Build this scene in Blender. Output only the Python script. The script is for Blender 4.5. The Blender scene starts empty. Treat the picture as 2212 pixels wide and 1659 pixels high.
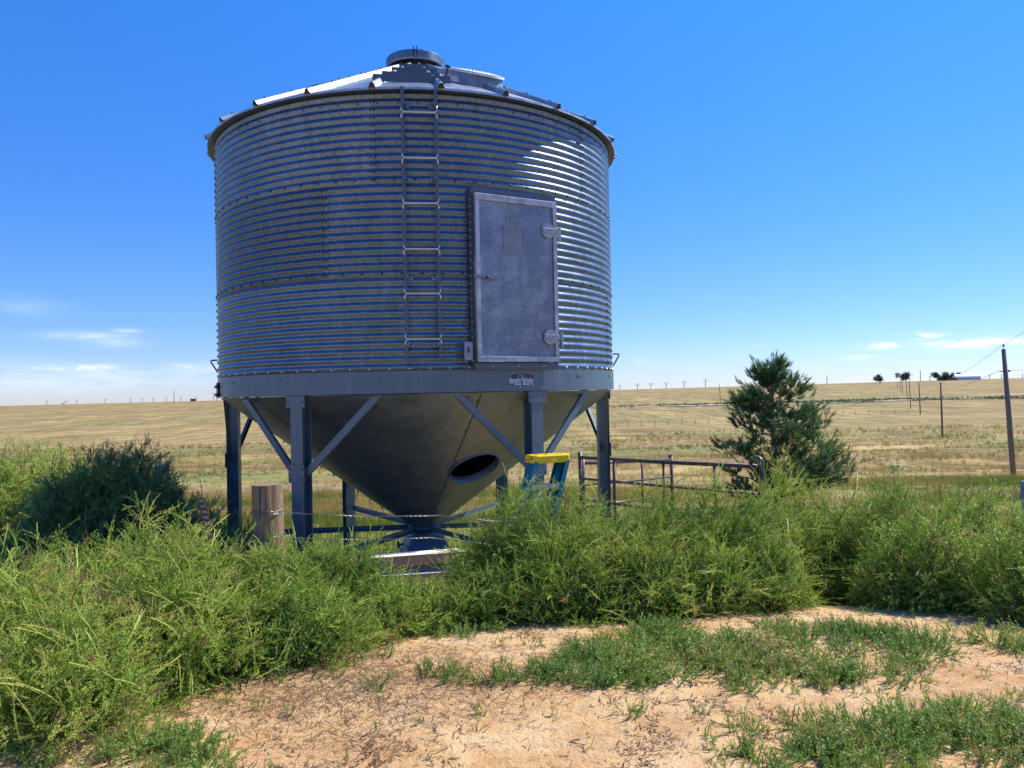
import bpy, math, random
import numpy as np
from math import sin, cos, pi, radians, sqrt, atan2
rng = np.random.default_rng(7); random.seed(7)
S = bpy.context.scene
COL = S.collection

# ---------------------------------------------------------------- camera
PITCH, ROLL, FPX = radians(.66), radians(1.2), 2254/1.3562     # image plane of 2212 x 1659
CE = np.array([0, 0, 1.6])
fw = np.array([0, cos(PITCH), sin(PITCH)]); u0 = np.array([0, -sin(PITCH), cos(PITCH)]); r0 = np.array([1., 0, 0])
rt = r0*cos(ROLL)-u0*sin(ROLL); up = u0*cos(ROLL)+r0*sin(ROLL)
cd = bpy.data.cameras.new('camera'); cam = bpy.data.objects.new('camera', cd); COL.objects.link(cam)
from mathutils import Matrix, Vector
M = Matrix(((rt[0], up[0], -fw[0], CE[0]), (rt[1], up[1], -fw[1], CE[1]), (rt[2], up[2], -fw[2], CE[2]), (0, 0, 0, 1)))
cam.matrix_world = M
cd.sensor_width = 36; cd.lens = 36*FPX/2212; cd.clip_start = .05; cd.clip_end = 9000
S.camera = cam
def P(X, Y, d):                       # point seen at (X,Y) of the 2212-wide photo, d metres ahead
    v = fw+rt*(X-1106)/FPX-up*(Y-829.5)/FPX
    return CE+v*(d/v[1])
def Gp(X, Y, z=0.):
    v = fw+rt*(X-1106)/FPX-up*(Y-829.5)/FPX
    return CE+v*((z-1.6)/v[2])

# ---------------------------------------------------------------- light
SUN_AZ, SUN_EL = radians(61), radians(49)
EXPO = 0.62
sl = bpy.data.lights.new('sun', 'SUN'); sl.energy = 4.9; sl.angle = radians(.5); sl.color = (1, .94, .84)
so = bpy.data.objects.new('sun', sl); COL.objects.link(so)
sd = Vector((sin(SUN_AZ)*cos(SUN_EL), cos(SUN_AZ)*cos(SUN_EL), sin(SUN_EL)))
so.rotation_euler = sd.to_track_quat('Z', 'Y').to_euler(); so.location = (20, 20, 30)
S.view_settings.view_transform = 'Standard'; S.view_settings.look = 'None'
S.view_settings.exposure = EXPO; S.view_settings.gamma = 1

class NT:
    def __init__(s, tree): s.t = tree; s.n = tree.nodes; s.l = tree.links
    def new(s, kind, **kw):
        n = s.n.new(kind)
        for k, v in kw.items():
            if k.startswith('i_'):
                key = k[2:]; key = int(key) if key.isdigit() else key.replace('_', ' ')
                s.put(n.inputs[key], v)
            else: setattr(n, k, v)
        return n
    def put(s, inp, v):
        if hasattr(v, 'bl_idname') and 'Socket' in v.bl_idname: s.l.new(v, inp)
        elif isinstance(v, (tuple, list)) and len(v) == 3 and inp.type == 'RGBA': inp.default_value = (*v, 1)
        else: inp.default_value = v
    def math(s, op, a, b=None, c=None, clamp=False):
        n = s.n.new('ShaderNodeMath'); n.operation = op; n.use_clamp = clamp
        s.put(n.inputs[0], a)
        if b is not None: s.put(n.inputs[1], b)
        if c is not None: s.put(n.inputs[2], c)
        return n.outputs[0]
    def mix(s, f, a, b, mode='MIX'):
        n = s.n.new('ShaderNodeMix'); n.data_type = 'RGBA'; n.blend_type = mode
        s.put(n.inputs[0], f); s.put(n.inputs[6], a); s.put(n.inputs[7], b)
        return n.outputs[2]
    def noise(s, scale, detail=3, rough=.55, vec=None, out=0):
        n = s.n.new('ShaderNodeTexNoise'); n.inputs['Scale'].default_value = scale
        n.inputs['Detail'].default_value = detail; n.inputs['Roughness'].default_value = rough
        if vec is not None: s.l.new(vec, n.inputs['Vector'])
        return n.outputs[out]
    def ramp(s, f, stops):
        n = s.n.new('ShaderNodeValToRGB'); e = n.color_ramp.elements
        while len(e) < len(stops): e.new(.5)
        for i, (p, c) in enumerate(stops):
            e[i].position = p; e[i].color = (c, c, c, 1) if isinstance(c, (int, float)) else (*c, 1)
        s.l.new(f, n.inputs[0]); return n.outputs[0]
    def mapr(s, f, a, b, c=0., d=1.):
        n = s.n.new('ShaderNodeMapRange'); n.clamp = True
        s.put(n.inputs[0], f); n.inputs[1].default_value = a; n.inputs[2].default_value = b
        n.inputs[3].default_value = c; n.inputs[4].default_value = d
        return n.outputs[0]

W = bpy.data.worlds.new('World'); S.world = W; W.use_nodes = True
w = NT(W.node_tree); w.n.clear()
sky = w.new('ShaderNodeTexSky', sky_type='NISHITA', sun_disc=False, sun_elevation=SUN_EL, sun_rotation=SUN_AZ,
            altitude=1500, air_density=1.0, dust_density=.1, ozone_density=2.6)
geo = w.new('ShaderNodeTexCoord')
sep = w.new('ShaderNodeSeparateXYZ', i_0=geo.outputs['Generated'])
az = w.math('ARCTAN2', sep.outputs[0], sep.outputs[1])
el = w.math('ARCSINE', sep.outputs[2])
hs = w.new('ShaderNodeHueSaturation', i_Hue=.502, i_Saturation=1.22, i_Value=1., i_Color=sky.outputs[0])
lift = w.mapr(el, 0., .7, 1., 1.18)
basec = w.mix(1., hs.outputs[0], w.new('ShaderNodeCombineXYZ', i_0=w.mapr(el, 0., .5, .62, .62), i_1=w.mapr(el, 0., .5, .655, 1.22), i_2=w.mapr(el, 0., .5, .98, 1.72)).outputs[0], 'MULTIPLY')
cv = w.new('ShaderNodeCombineXYZ', i_0=az, i_1=w.math('MULTIPLY', el, 4.0), i_2=0.)
n1 = w.noise(26, 6, .6, cv.outputs[0]); n2 = w.noise(9, 5, .6, cv.outputs[0])
def px2(X, Y):
    v = fw+rt*(X-1106)/FPX-up*(Y-829.5)/FPX; v /= np.linalg.norm(v); return atan2(v[0], v[1]), math.asin(v[2])
tot = None
for X, Y, sx, sy, amp, nz in [(1993, 727, 24, 6, 1.7, n1), (1925, 746, 36, 5, 1.2, n1), (2075, 743, 50, 8, 1.5, n1), (2165, 737, 50, 6, 1.2, n1),
                             (2190, 758, 30, 3, .4, n1), (1855, 772, 24, 5, .5, n1), (1640, 745, 12, 4, .25, n1), (1380, 783, 10, 5, .4, n1),
                             (185, 726, 62, 7, .6, n2), (275, 715, 26, 4, .4, n2), (240, 738, 50, 9, .35, n2), (40, 662, 60, 14, .22, n2),
                             (165, 794, 52, 6, 1.2, n1), (120, 820, 240, 24, .42, n2), (300, 800, 170, 12, .5, n2), (430, 790, 60, 6, .6, n1), (30, 806, 60, 10, .5, n2)]:
    a0, e0 = px2(X, Y); sa, se = sx/FPX, sy/FPX
    gx = w.math('MULTIPLY', w.math('SUBTRACT', az, a0), 1/sa); gy = w.math('MULTIPLY', w.math('SUBTRACT', el, e0), 1/se)
    q = w.math('ADD', w.math('MULTIPLY', gx, gx), w.math('MULTIPLY', gy, gy))
    g = w.math('MULTIPLY', w.math('EXPONENT', w.math('MULTIPLY', q, -.8)), amp)
    th = w.math('MULTIPLY', g, w.mapr(nz, .36, .60))
    tot = th if tot is None else w.math('MAXIMUM', tot, th)
skyc = w.mix(w.math('MINIMUM', tot, .9), basec, (7.2, 7.6, 8.4))
bg = w.new('ShaderNodeBackground', i_Color=skyc, i_Strength=.1)
w.l.new(bg.outputs[0], w.new('ShaderNodeOutputWorld').inputs[0])

S.render.engine = 'CYCLES'; S.cycles.max_bounces = 6; S.cycles.transparent_max_bounces = 4; S.cycles.use_denoising = True

# ---------------------------------------------------------------- helpers
def setp(o, label=None, cat=None, group=None, kind=None):
    for k, v in (('label', label), ('category', cat), ('group', group), ('kind', kind)):
        if v: o[k] = v
    return o
def empty(name, loc, label, cat, group=None):
    o = bpy.data.objects.new(name, None); COL.objects.link(o); o.location = loc; o.empty_display_size = .2
    return setp(o, label, cat, group)
class MB:
    def __init__(s): s.v = []; s.f = []; s.mi = []; s.n = 0
    def add(s, V, F, mi=0):
        s.v.append(np.asarray(V, float).reshape(-1, 3)); k = s.n
        for f in F: s.f.append([i+k for i in f]); s.mi.append(mi)
        s.n += len(s.v[-1]); return s
    def box(s, c, size, R=None, mi=0, bev=0):
        sx, sy, sz = [q/2 for q in size]
        V = np.array([[x, y, z] for z in (-sz, sz) for y in (-sy, sy) for x in (-sx, sx)])
        if R is not None: V = V@np.asarray(R).T
        return s.add(V+np.asarray(c), [(0, 2, 3, 1), (4, 5, 7, 6), (0, 1, 5, 4), (2, 6, 7, 3), (0, 4, 6, 2), (1, 3, 7, 5)], mi)
    def prism(s, poly, p0, ax, e1, e2, mi=0):       # 2-D outline swept along ax from p0
        p0 = np.asarray(p0); ax = np.asarray(ax); n = len(poly)
        A = np.array([p0+np.asarray(e1)*a+np.asarray(e2)*b for a, b in poly]); V = np.vstack([A, A+ax])
        F = [tuple(range(n))[::-1], tuple(range(n, 2*n))]+[(i, (i+1) % n, n+(i+1) % n, n+i) for i in range(n)]
        return s.add(V, F, mi)
    def tube(s, pts, r, n=10, mi=0, cap=True):
        pts = np.asarray(pts, float); m = len(pts); r = np.broadcast_to(r, m)
        T = np.gradient(pts, axis=0); T /= np.linalg.norm(T, axis=1)[:, None]+1e-12
        a = np.array([0, 0, 1.]) if abs(T[0][2]) < .9 else np.array([1., 0, 0]); V = []
        u = np.cross(T[0], a); u /= np.linalg.norm(u)
        for i in range(m):
            u = u-T[i]*(u@T[i]); u /= np.linalg.norm(u); b = np.cross(T[i], u)
            for k in range(n): t = 2*pi*k/n; V.append(pts[i]+r[i]*(cos(t)*u+sin(t)*b))
        F = [(i*n+k, i*n+(k+1) % n, (i+1)*n+(k+1) % n, (i+1)*n+k) for i in range(m-1) for k in range(n)]
        if cap: F += [tuple(range(n))[::-1], tuple(range((m-1)*n, m*n))]
        return s.add(V, F, mi)
    def build(s, name, mat, parent=None, smooth=False, bevel=0):
        return mkobj(name, np.vstack(s.v), s.f, mat, parent, smooth, s.mi, bevel)
def mkobj(name, V, F, mat, parent=None, smooth=False, mi=None, bevel=0):
    me = bpy.data.meshes.new(name); V = np.ascontiguousarray(V, dtype=np.float32)
    if isinstance(F, np.ndarray):
        nf, k = F.shape
        me.vertices.add(len(V)); me.vertices.foreach_set('co', V.ravel())
        me.loops.add(nf*k); me.loops.foreach_set('vertex_index', np.ascontiguousarray(F, dtype=np.int32).ravel())
        me.polygons.add(nf); me.polygons.foreach_set('loop_start', np.arange(nf, dtype=np.int32)*k)
        me.update(calc_edges=True)
    else:
        me.from_pydata(V.tolist(), [], F); me.update()
    mats = mat if isinstance(mat, (list, tuple)) else [mat]
    for m_ in mats: me.materials.append(m_)
    if mi is not None and len(mats) > 1: me.polygons.foreach_set('material_index', np.array(mi, dtype=np.int32))
    if smooth: me.polygons.foreach_set('use_smooth', np.ones(len(me.polygons), dtype=bool))
    o = bpy.data.objects.new(name, me); COL.objects.link(o)
    if parent is not None: o.parent = parent
    if bevel:
        b = o.modifiers.new('bevel', 'BEVEL'); b.width = bevel; b.segments = 2; b.limit_method = 'ANGLE'
    return o
def attr(o, name, arr):
    a = o.data.attributes.new(name, 'FLOAT', 'POINT'); a.data.foreach_set('value', np.ascontiguousarray(arr, dtype=np.float32))

# value noise
_T = np.random.default_rng(3).random((256, 256))
def vn(x, y):
    x = np.asarray(x, float); y = np.asarray(y, float)
    xi = np.floor(x).astype(int); yi = np.floor(y).astype(int); fx = x-xi; fy = y-yi
    fx = fx*fx*(3-2*fx); fy = fy*fy*(3-2*fy); g = lambda a, b: _T[a % 256, b % 256]
    return (g(xi, yi)*(1-fx)+g(xi+1, yi)*fx)*(1-fy)+(g(xi, yi+1)*(1-fx)+g(xi+1, yi+1)*fx)*fy
def fbm(x, y, o=4):
    s = 0; a = .5; t = 0
    for i in range(o): s = s+a*vn(x*2**i+17*i, y*2**i+31*i); t += a; a *= .5
    return s/t
def sst(a, b, x): t = np.clip((np.asarray(x)-a)/(b-a), 0, 1); return t*t*(3-2*t)

# ---------------------------------------------------------------- terrain height
_py = np.array([-3000, -300, -20, 4.9, 6, 7.5, 9, 11, 15, 20, 30, 46, 75, 111, 200, 340, 470, 650, 900, 1300, 4000])
_pz = np.array([-10, -2, -.1, 0, -.12, -.5, -.85, -1.05, -1.15, -1.4, -2.3, -3.9, -5.1, -5.9, -6.1, -5.9, -4.7, -2.2, 1.45, 1.0, -25])
_lt = np.linspace(math.log(2), math.log(4000), 1500)
_tz = np.interp(np.exp(_lt), _py, _pz); _k = np.hanning(61); _k /= _k.sum()
_tzs = np.convolve(np.pad(_tz, 30, 'edge'), _k, 'valid')
def H(x, y):
    x = np.asarray(x, float); y = np.asarray(y, float)
    z = np.where(y > 2.2, np.interp(np.log(np.maximum(y, 2.2)), _lt, _tzs), np.interp(y, _py, _pz))
    z = z+(.0043*np.clip(x, -900, 0)+.0088*np.clip(x, 0, 900))*sst(150, 850, y)
    far = sst(22, 60, y)*(1-sst(420, 800, y))
    z = z+far*((fbm(x/45+5, y/16+3, 3)-.5)*1.1)
    y1 = 62+5*(fbm(x/25, 0*x+2., 3)-.5)*2+.05*x
    z = z-.45*far*(1-sst(y1-1.0, y1+.6, y))*sst(30, 58, y)                 # cut bank
    y2 = 92+14*(fbm(x/35, 0*x+9., 3)-.5)*2
    z = z-.5*far*(1-sst(y2-1.2, y2+.8, y))*sst(70, 90, y)
    near = sst(.5, 3, y)*(1-sst(14, 30, y))
    z = z+near*(.06*(fbm(x/.9, y/.9, 4)-.5)+.10*(fbm(x/2.6+9, y/2.6, 2)-.5))
    return z
def hz(x, y): return float(H(x, y))
def greenness(x, y):
    g = fbm(x/22+40, y/7+11, 5)+.25*(fbm(x/4, y/1.5, 3)-.5)
    g = g+.03*sst(24, 40, y)*(1-sst(50, 64, y))+.06*sst(300, 330, y)*(1-sst(350, 420, y))
    g = g-.12*mown(x, y)+.10*sst(13, 18, y)*(1-sst(26, 33, y))
    return sst(.50, .66, g)*(1-.55*sst(480, 700, y))
def mown(x, y): e = 5*(fbm(x/9, y*0+4., 3)-.5); return sst(31, 36, y+e)*(1-sst(55, 59, y+e))*(1-.6*sst(0, 25, x))
def dryred(x, y): return np.maximum(sst(.5, .7, fbm(x/30+7, y/6+70, 5)), 1.0*mown(x, y)*sst(.25, .5, fbm(x/7+3, y/2.5, 4)))

# ---------------------------------------------------------------- materials
def newmat(name):
    m = bpy.data.materials.new(name); m.use_nodes = True; t = NT(m.node_tree); t.n.clear()
    out = t.new('ShaderNodeOutputMaterial'); return m, t, out
def pbr(t, out, col, rough=.6, metal=0., bump=None, bs=.2, bd=.01, spec=.5):
    b = t.new('ShaderNodeBsdfPrincipled'); t.put(b.inputs['Base Color'], col); t.put(b.inputs['Roughness'], rough)
    t.put(b.inputs['Metallic'], metal); b.inputs['Specular IOR Level'].default_value = spec
    if bump is not None:
        bm_ = t.new('ShaderNodeBump', i_Strength=bs, i_Distance=bd, i_Height=bump); t.l.new(bm_.outputs[0], b.inputs['Normal'])
    t.l.new(b.outputs[0], out.inputs[0]); return b
def simple(name, col, rough=.6, metal=0., var=.15, scale=30, bs=.1):
    m, t, o = newmat(name); tc = t.new('ShaderNodeTexCoord'); n = t.noise(scale, 4, .6, tc.outputs['Object'])
    f = t.mapr(n, .3, .7, 1-var, 1+var)
    c = t.mix(1., col, t.new('ShaderNodeCombineXYZ', i_0=f, i_1=f, i_2=f).outputs[0], 'MULTIPLY')
    pbr(t, o, c, rough, metal, n, bs, .003); return m
def galv(name, col, r0, r1, metal=1., spangle=.25, stain=.0, sc=55, sheet=False):
    m, t, o = newmat(name); tc = t.new('ShaderNodeTexCoord'); ob = tc.outputs['Object']
    vo = t.new('ShaderNodeTexVoronoi', i_Vector=ob, i_Scale=sc); sepc = t.new('ShaderNodeSeparateColor', i_0=vo.outputs['Color'])
    n = t.noise(3.5, 5, .65, ob); n_f = t.noise(160, 2, .6, ob)
    mp = t.new('ShaderNodeMapping', i_Vector=ob); mp.inputs['Scale'].default_value = (5, 5, .5)
    st = t.noise(2.2, 5, .6, mp.outputs[0])
    k = t.math('ADD', t.mapr(sepc.outputs[0], 0, 1, 1-spangle, 1+spangle*.6), t.mapr(n_f, .3, .7, -.10, .10))
    k = t.math('MULTIPLY', k, t.mapr(n, .3, .7, .82, 1.1))
    k = t.math('MULTIPLY', k, t.mapr(st, .35, .7, 1.04, .86))
    if sheet: k = t.math('MULTIPLY', k, t.mapr(t.new('ShaderNodeAttribute', attribute_name='sheet').outputs['Fac'], 0, 1, .72, 1.22))
    c = t.mix(1., col, t.new('ShaderNodeCombineXYZ', i_0=k, i_1=k, i_2=k).outputs[0], 'MULTIPLY')
    if stain: c = t.mix(t.math('MULTIPLY', t.mapr(n, .45, .75), stain), c, (.48, .53, .60))
    r = t.math('ADD', t.mapr(sepc.outputs[1], 0, 1, r0, r1), t.mapr(n, .3, .7, -.05, .08))
    pbr(t, o, c, r, metal, n, .12, .02); return m
M_wall = galv('corrugated_galvanized', (.145, .205, .275), .34, .46, .90, .24, sheet=True)
M_roof = galv('roof_galvanized', (.42, .46, .50), .34, .48, .85, .2)
M_cone = galv('hopper_sheet', (.29, .36, .445), .42, .52, .88, .05, sc=90)
M_door = galv('door_galvanized', (.20, .25, .31), .42, .62, .75, .22, stain=.45, sc=80)
M_trim = galv('trim_galvanized', (.20, .24, .28), .3, .45, .9, .12)
M_paint = simple('grey_blue_paint', (.085, .14, .19), .38, .3, .1, 6, .05)
def worn_paint():
    m, t, o = newmat('worn_grey_blue_paint'); tc_ = t.new('ShaderNodeTexCoord'); ob = tc_.outputs['Object']
    a = t.noise(4, 6, .7, ob); b = t.noise(38, 5, .75, ob); mp = t.new('ShaderNodeMapping', i_Vector=ob); mp.inputs['Scale'].default_value = (9, 9, .7); st = t.noise(2, 4, .7, mp.outputs[0])
    c = t.mix(t.mapr(a, .35, .7), (.075, .125, .17), (.105, .165, .215)); c = t.mix(t.mapr(st, .5, .7, 0, .35), c, (.19, .22, .235)); c = t.mix(t.mapr(b, .66, .72, 0, .8), c, (.16, .085, .05))
    pbr(t, o, c, t.mapr(a, .3, .7, .32, .5), .3, b, .08, .003); return m
M_paint = worn_paint()
M_steel = simple('dark_bolt_steel', (.035, .035, .045), .5, .3, .2)
M_zinc = simple('zinc_bolt_steel', (.55, .56, .58), .3, .9, .1)
M_hub = simple('hopper_gate_paint', (.05, .11, .17), .45, .4, .15, 8)
M_black = simple('bin_inside', (.018, .018, .02), .8)
M_pipe = simple('rusty_brown_pipe', (.115, .085, .08), .42, .45, .35, 14)
M_yel = simple('yellow_plastic', (.95, .60, .004), .38, 0, .06, 20, .03)
M_fib = simple('blue_fiberglass', (.012, .17, .23), .42, 0, .12, 25, .05)
M_alu = simple('aluminium', (.62, .63, .65), .35, .9, .08)
M_wire = simple('galvanized_wire', (.22, .21, .20), .5, .7, .3)
M_rag = simple('white_plastic_rag', (.75, .77, .8), .6)
M_beam = simple('weathered_beam', (.30, .215, .17), .75, 0, .25, 10, .3)
M_beamtop = simple('sunlit_beam_top', (.72, .66, .55), .7, 0, .12, 12, .2)  # sun glint on the beam's top face, put into the colour
M_tpost = simple('old_steel_post', (.13, .09, .075), .6, .4, .3)
M_far = simple('distant_pole_wood', (.12, .11, .12), .8)
M_pole = simple('creosoted_pole', (.17, .13, .115), .85, 0, .3, 8, .3)
M_white = simple('white_sheet_metal', (.82, .84, .87), .4)
M_barnwall = simple('barn_wall_bluish', (.45, .52, .66), .7)  # bluish wall tone, darker than the roof
M_brick = simple('red_brown_paint', (.22, .12, .10), .8)
M_bark = simple('pine_bark', (.16, .12, .10), .9, 0, .35, 20, .6)

def wood_post():
    m, t, o = newmat('split_grey_wood'); tc = t.new('ShaderNodeTexCoord')
    mp = t.new('ShaderNodeMapping', i_Vector=tc.outputs['Object']); mp.inputs['Scale'].default_value = (1, 1, .05)
    a = t.noise(70, 5, .7, mp.outputs[0]); b = t.noise(14, 3, .6, mp.outputs[0])
    c = t.ramp(a, [(.34, (.035, .025, .02)), (.47, (.16, .12, .085)), (.6, (.30, .24, .17)), (.75, (.40, .33, .25))])
    c = t.mix(t.mapr(b, .45, .7), c, (.32, .17, .08))
    pbr(t, o, c, .85, 0, a, .9, .01); return m
M_wood = wood_post()

def leafmat(name, stops, trans=.26, rough=.5, tcol=1.15):
    m, t, o = newmat(name); a = t.new('ShaderNodeAttribute', attribute_name='tint')
    c = t.ramp(a.outputs['Fac'], stops)
    b = t.new('ShaderNodeBsdfPrincipled', i_Base_Color=c, i_Roughness=rough); b.inputs['Specular IOR Level'].default_value = .35
    tr = t.new('ShaderNodeBsdfTranslucent', i_Color=t.mix(1., c, (tcol, tcol, tcol*.6), 'MULTIPLY'))
    mx = t.new('ShaderNodeMixShader', i_0=trans, i_1=b.outputs[0], i_2=tr.outputs[0])
    t.l.new(mx.outputs[0], o.inputs[0]); return m
M_weed = leafmat('weed_leaves', [(0, (.055, .12, .03)), (.35, (.135, .235, .042)), (.62, (.28, .40, .06)), (.84, (.54, .60, .13)), (.93, (.50, .44, .17)), (1, (.30, .17, .09))])
M_dark = leafmat('tumbleweed_leaves', [(0, (.06, .24, .10)), (.5, (.12, .34, .13)), (.85, (.17, .23, .08)), (1, (.13, .07, .045))], .3)
M_cover = leafmat('groundcover_leaves', [(0, (.08, .15, .04)), (.5, (.16, .27, .06)), (.85, (.26, .36, .08)), (1, (.36, .32, .12))], .35)
M_lit = leafmat('dry_litter', [(0, (.07, .035, .025)), (.5, (.19, .11, .06)), (1, (.45, .32, .18))], .15)
M_grass = leafmat('dry_grass', [(0, (.15, .20, .04)), (.35, (.25, .26, .07)), (.6, (.38, .285, .105)), (.85, (.50, .37, .155)), (1, (.30, .19, .10))], .35)
M_pine = leafmat('pine_needles', [(0, (.05, .115, .06)), (.5, (.10, .185, .08)), (1, (.22, .30, .12))], .35, .45)
M_far_leaf = leafmat('distant_leaves', [(0, (.05, .075, .05)), (1, (.10, .14, .07))], .3)

def ground_mat():
    m, t, o = newmat('ground_soil'); tc = t.new('ShaderNodeTexCoord'); ob = tc.outputs['Object']
    at = lambda n: t.new('ShaderNodeAttribute', attribute_name=n).outputs['Fac']
    sandm, grn, red, road = at('sand'), at('green'), at('red'), at('road')
    # sand
    a = t.noise(1.3, 6, .6, ob); b = t.noise(9, 6, .7, ob); c = t.noise(70, 4, .7, ob)
    sc = t.ramp(a, [(.32, (.44, .225, .085)), (.5, (.60, .37, .165)), (.66, (.70, .49, .27))])
    sc = t.mix(t.mapr(b, .42, .72, .0, .6), sc, (.70, .53, .32))
    sc = t.mix(t.mapr(c, .55, .72, 0, .55), sc, (.33, .19, .10))
    dn = t.noise(3.2, 7, .78, ob); sc = t.mix(t.mapr(dn, .50, .66, 0, .55), sc, (.34, .20, .11))
    vo = t.new('ShaderNodeTexVoronoi', feature='DISTANCE_TO_EDGE', i_Scale=26.); dv = t.new('ShaderNodeVectorMath', operation='ADD', i_0=ob, i_1=t.new('ShaderNodeTexNoise', i_Scale=12.).outputs[1])
    t.l.new(dv.outputs[0], vo.inputs['Vector'])
    crack = t.math('MULTIPLY', t.mapr(vo.outputs[0], 0, .05, 1, 0), t.mapr(a, .42, .62))
    sc = t.mix(t.math('MULTIPLY', crack, .08), sc, (.30, .18, .11))
    # field
    mp = t.new('ShaderNodeMapping', i_Vector=ob); mp.inputs['Scale'].default_value = (.35, 1, 1)
    f1 = t.noise(.22, 8, .68, mp.outputs[0]); f2 = t.noise(1.6, 6, .75, mp.outputs[0])
    f3 = t.noise(.035, 6, .6, mp.outputs[0])
    f4 = t.noise(.03, 10, .82, mp.outputs[0])
    straw = t.ramp(t.math('ADD', t.math('MULTIPLY', f1, .5), t.math('MULTIPLY', f4, .5)), [(.42, (.12, .075, .03)), (.475, (.22, .15, .058)), (.52, (.32, .23, .088)), (.57, (.47, .35, .15))])
    straw = t.mix(t.math('MULTIPLY', red, .6), straw, (.27, .165, .10))
    g = t.ramp(f1, [(.35, (.12, .14, .04)), (.55, (.21, .22, .065)), (.72, (.32, .30, .10))])
    col = t.mix(t.math('MULTIPLY', grn, .85), straw, g)
    col = t.mix(t.mapr(f3, .45, .65, 0, .55), col, (.24, .21, .10))
    mpf = t.new('ShaderNodeMapping', i_Vector=ob); mpf.inputs['Scale'].default_value = (1, .16, 1)
    f6 = t.noise(.085, 6, .7, mpf.outputs[0]); sp_ = t.new('ShaderNodeSeparateXYZ', i_0=ob); fw_ = t.mapr(sp_.outputs[1], 60, 220)
    f7 = t.noise(.03, 5, .65, t.new('ShaderNodeMapping', i_Vector=mpf.outputs[0], i_Location=(40, 9, 0)).outputs[0])
    col = t.mix(t.math('MULTIPLY', fw_, .45), col, (.31, .22, .09)); col = t.mix(t.math('MULTIPLY', fw_, t.mapr(f6, .50, .66, 0, .5)), col, (.42, .31, .135))
    col = t.mix(t.math('MULTIPLY', fw_, t.mapr(f6, .48, .34, 0, .75)), col, (.22, .15, .08))
    col = t.mix(t.math('MULTIPLY', fw_, t.mapr(f7, .50, .64, 0, .6)), col, (.20, .19, .075))
    mpg = t.new('ShaderNodeMapping', i_Vector=ob); mpg.inputs['Scale'].default_value = (1, .11, 1)
    f8 = t.noise(.30, 6, .85, mpg.outputs[0]); fk = t.math('MULTIPLY_ADD', t.math('SUBTRACT', t.mapr(f8, .38, .62, .58, 1.34), 1.), fw_, 1.)
    col = t.mix(1., col, t.new('ShaderNodeCombineXYZ', i_0=fk, i_1=fk, i_2=t.math('MULTIPLY', fk, .97)).outputs[0], 'MULTIPLY')
    dk = t.mapr(f2, .3, .62, .72, 1.12)
    col = t.mix(1., col, t.new('ShaderNodeCombineXYZ', i_0=dk, i_1=dk, i_2=dk).outputs[0], 'MULTIPLY')
    col = t.mix(road, col, (.70, .55, .42))
    mix = t.mix(sandm, col, sc)
    hgt = t.math('ADD', t.math('MULTIPLY', b, .7), t.math('MULTIPLY', c, .25)); hgt = t.math('SUBTRACT', hgt, t.math('MULTIPLY', crack, .05))
    pbr(t, o, mix, .95, 0, hgt, .9, .05, .15); return m
M_ground = ground_mat()

# ---------------------------------------------------------------- ground sheet
ang = np.concatenate([np.linspace(-180, -46, 60, endpoint=False), np.linspace(-46, 46, 560, endpoint=False), np.linspace(46, 180, 60, endpoint=False)])*pi/180
rad = np.concatenate([[.01], np.exp(np.linspace(math.log(.5), math.log(3800), 430))])
RR, AA = np.meshgrid(rad, ang, indexing='ij'); gx = RR*np.sin(AA); gy = RR*np.cos(AA); gz = H(gx, gy)
na = len(ang); idx = np.arange(RR.size).reshape(RR.shape); nx = np.roll(idx, -1, axis=1)
F = np.stack([idx[:-1], nx[:-1], nx[1:], idx[1:]], -1).reshape(-1, 4)[:, ::-1]
GV = np.stack([gx, gy, gz], -1).reshape(-1, 3)
g = mkobj('ground', GV, F, M_ground, smooth=True); g['kind'] = 'structure'
edge = 6.6+1.6*(fbm(GV[:, 0]/3, GV[:, 1]*0+3, 3)-.5)+.15*np.clip(GV[:, 0], -2, 9)
sand = 1-sst(-.3, .9, GV[:, 1]-edge)
sand = np.maximum(sand, .75*sst(.55, .68, fbm(GV[:, 0]/2.4+3, GV[:, 1]/1.4, 4))*(1-sst(14, 20, GV[:, 1])))
attr(g, 'sand', sand); attr(g, 'green', greenness(GV[:, 0], GV[:, 1])); attr(g, 'red', dryred(GV[:, 0], GV[:, 1]))
attr(g, 'road', np.zeros(len(GV)))
# dirt road across the valley, seen as a pale line
def ribbon(name, pts, wd, mat, lift=.12):
    V = []; F = []
    pts = np.array(pts)
    for i, (x, y) in enumerate(pts):
        for s_ in (-1, 1): V.append([x, y+s_*wd/2, hz(x, y+s_*wd/2)+lift])
        if i: k = 2*i; F.append((k-2, k, k+1, k-1))
    o = mkobj(name, np.array(V), F, mat, smooth=True); o['kind'] = 'structure'; return o
M_road = simple('pale_dirt_road', (.66, .53, .42), .95)
rx = np.linspace(-60, 330, 140); ribbon('dirt_road', [(x, 318+12*sin(x/70)+.05*x) for x in rx], 7, M_road, .35)

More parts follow.
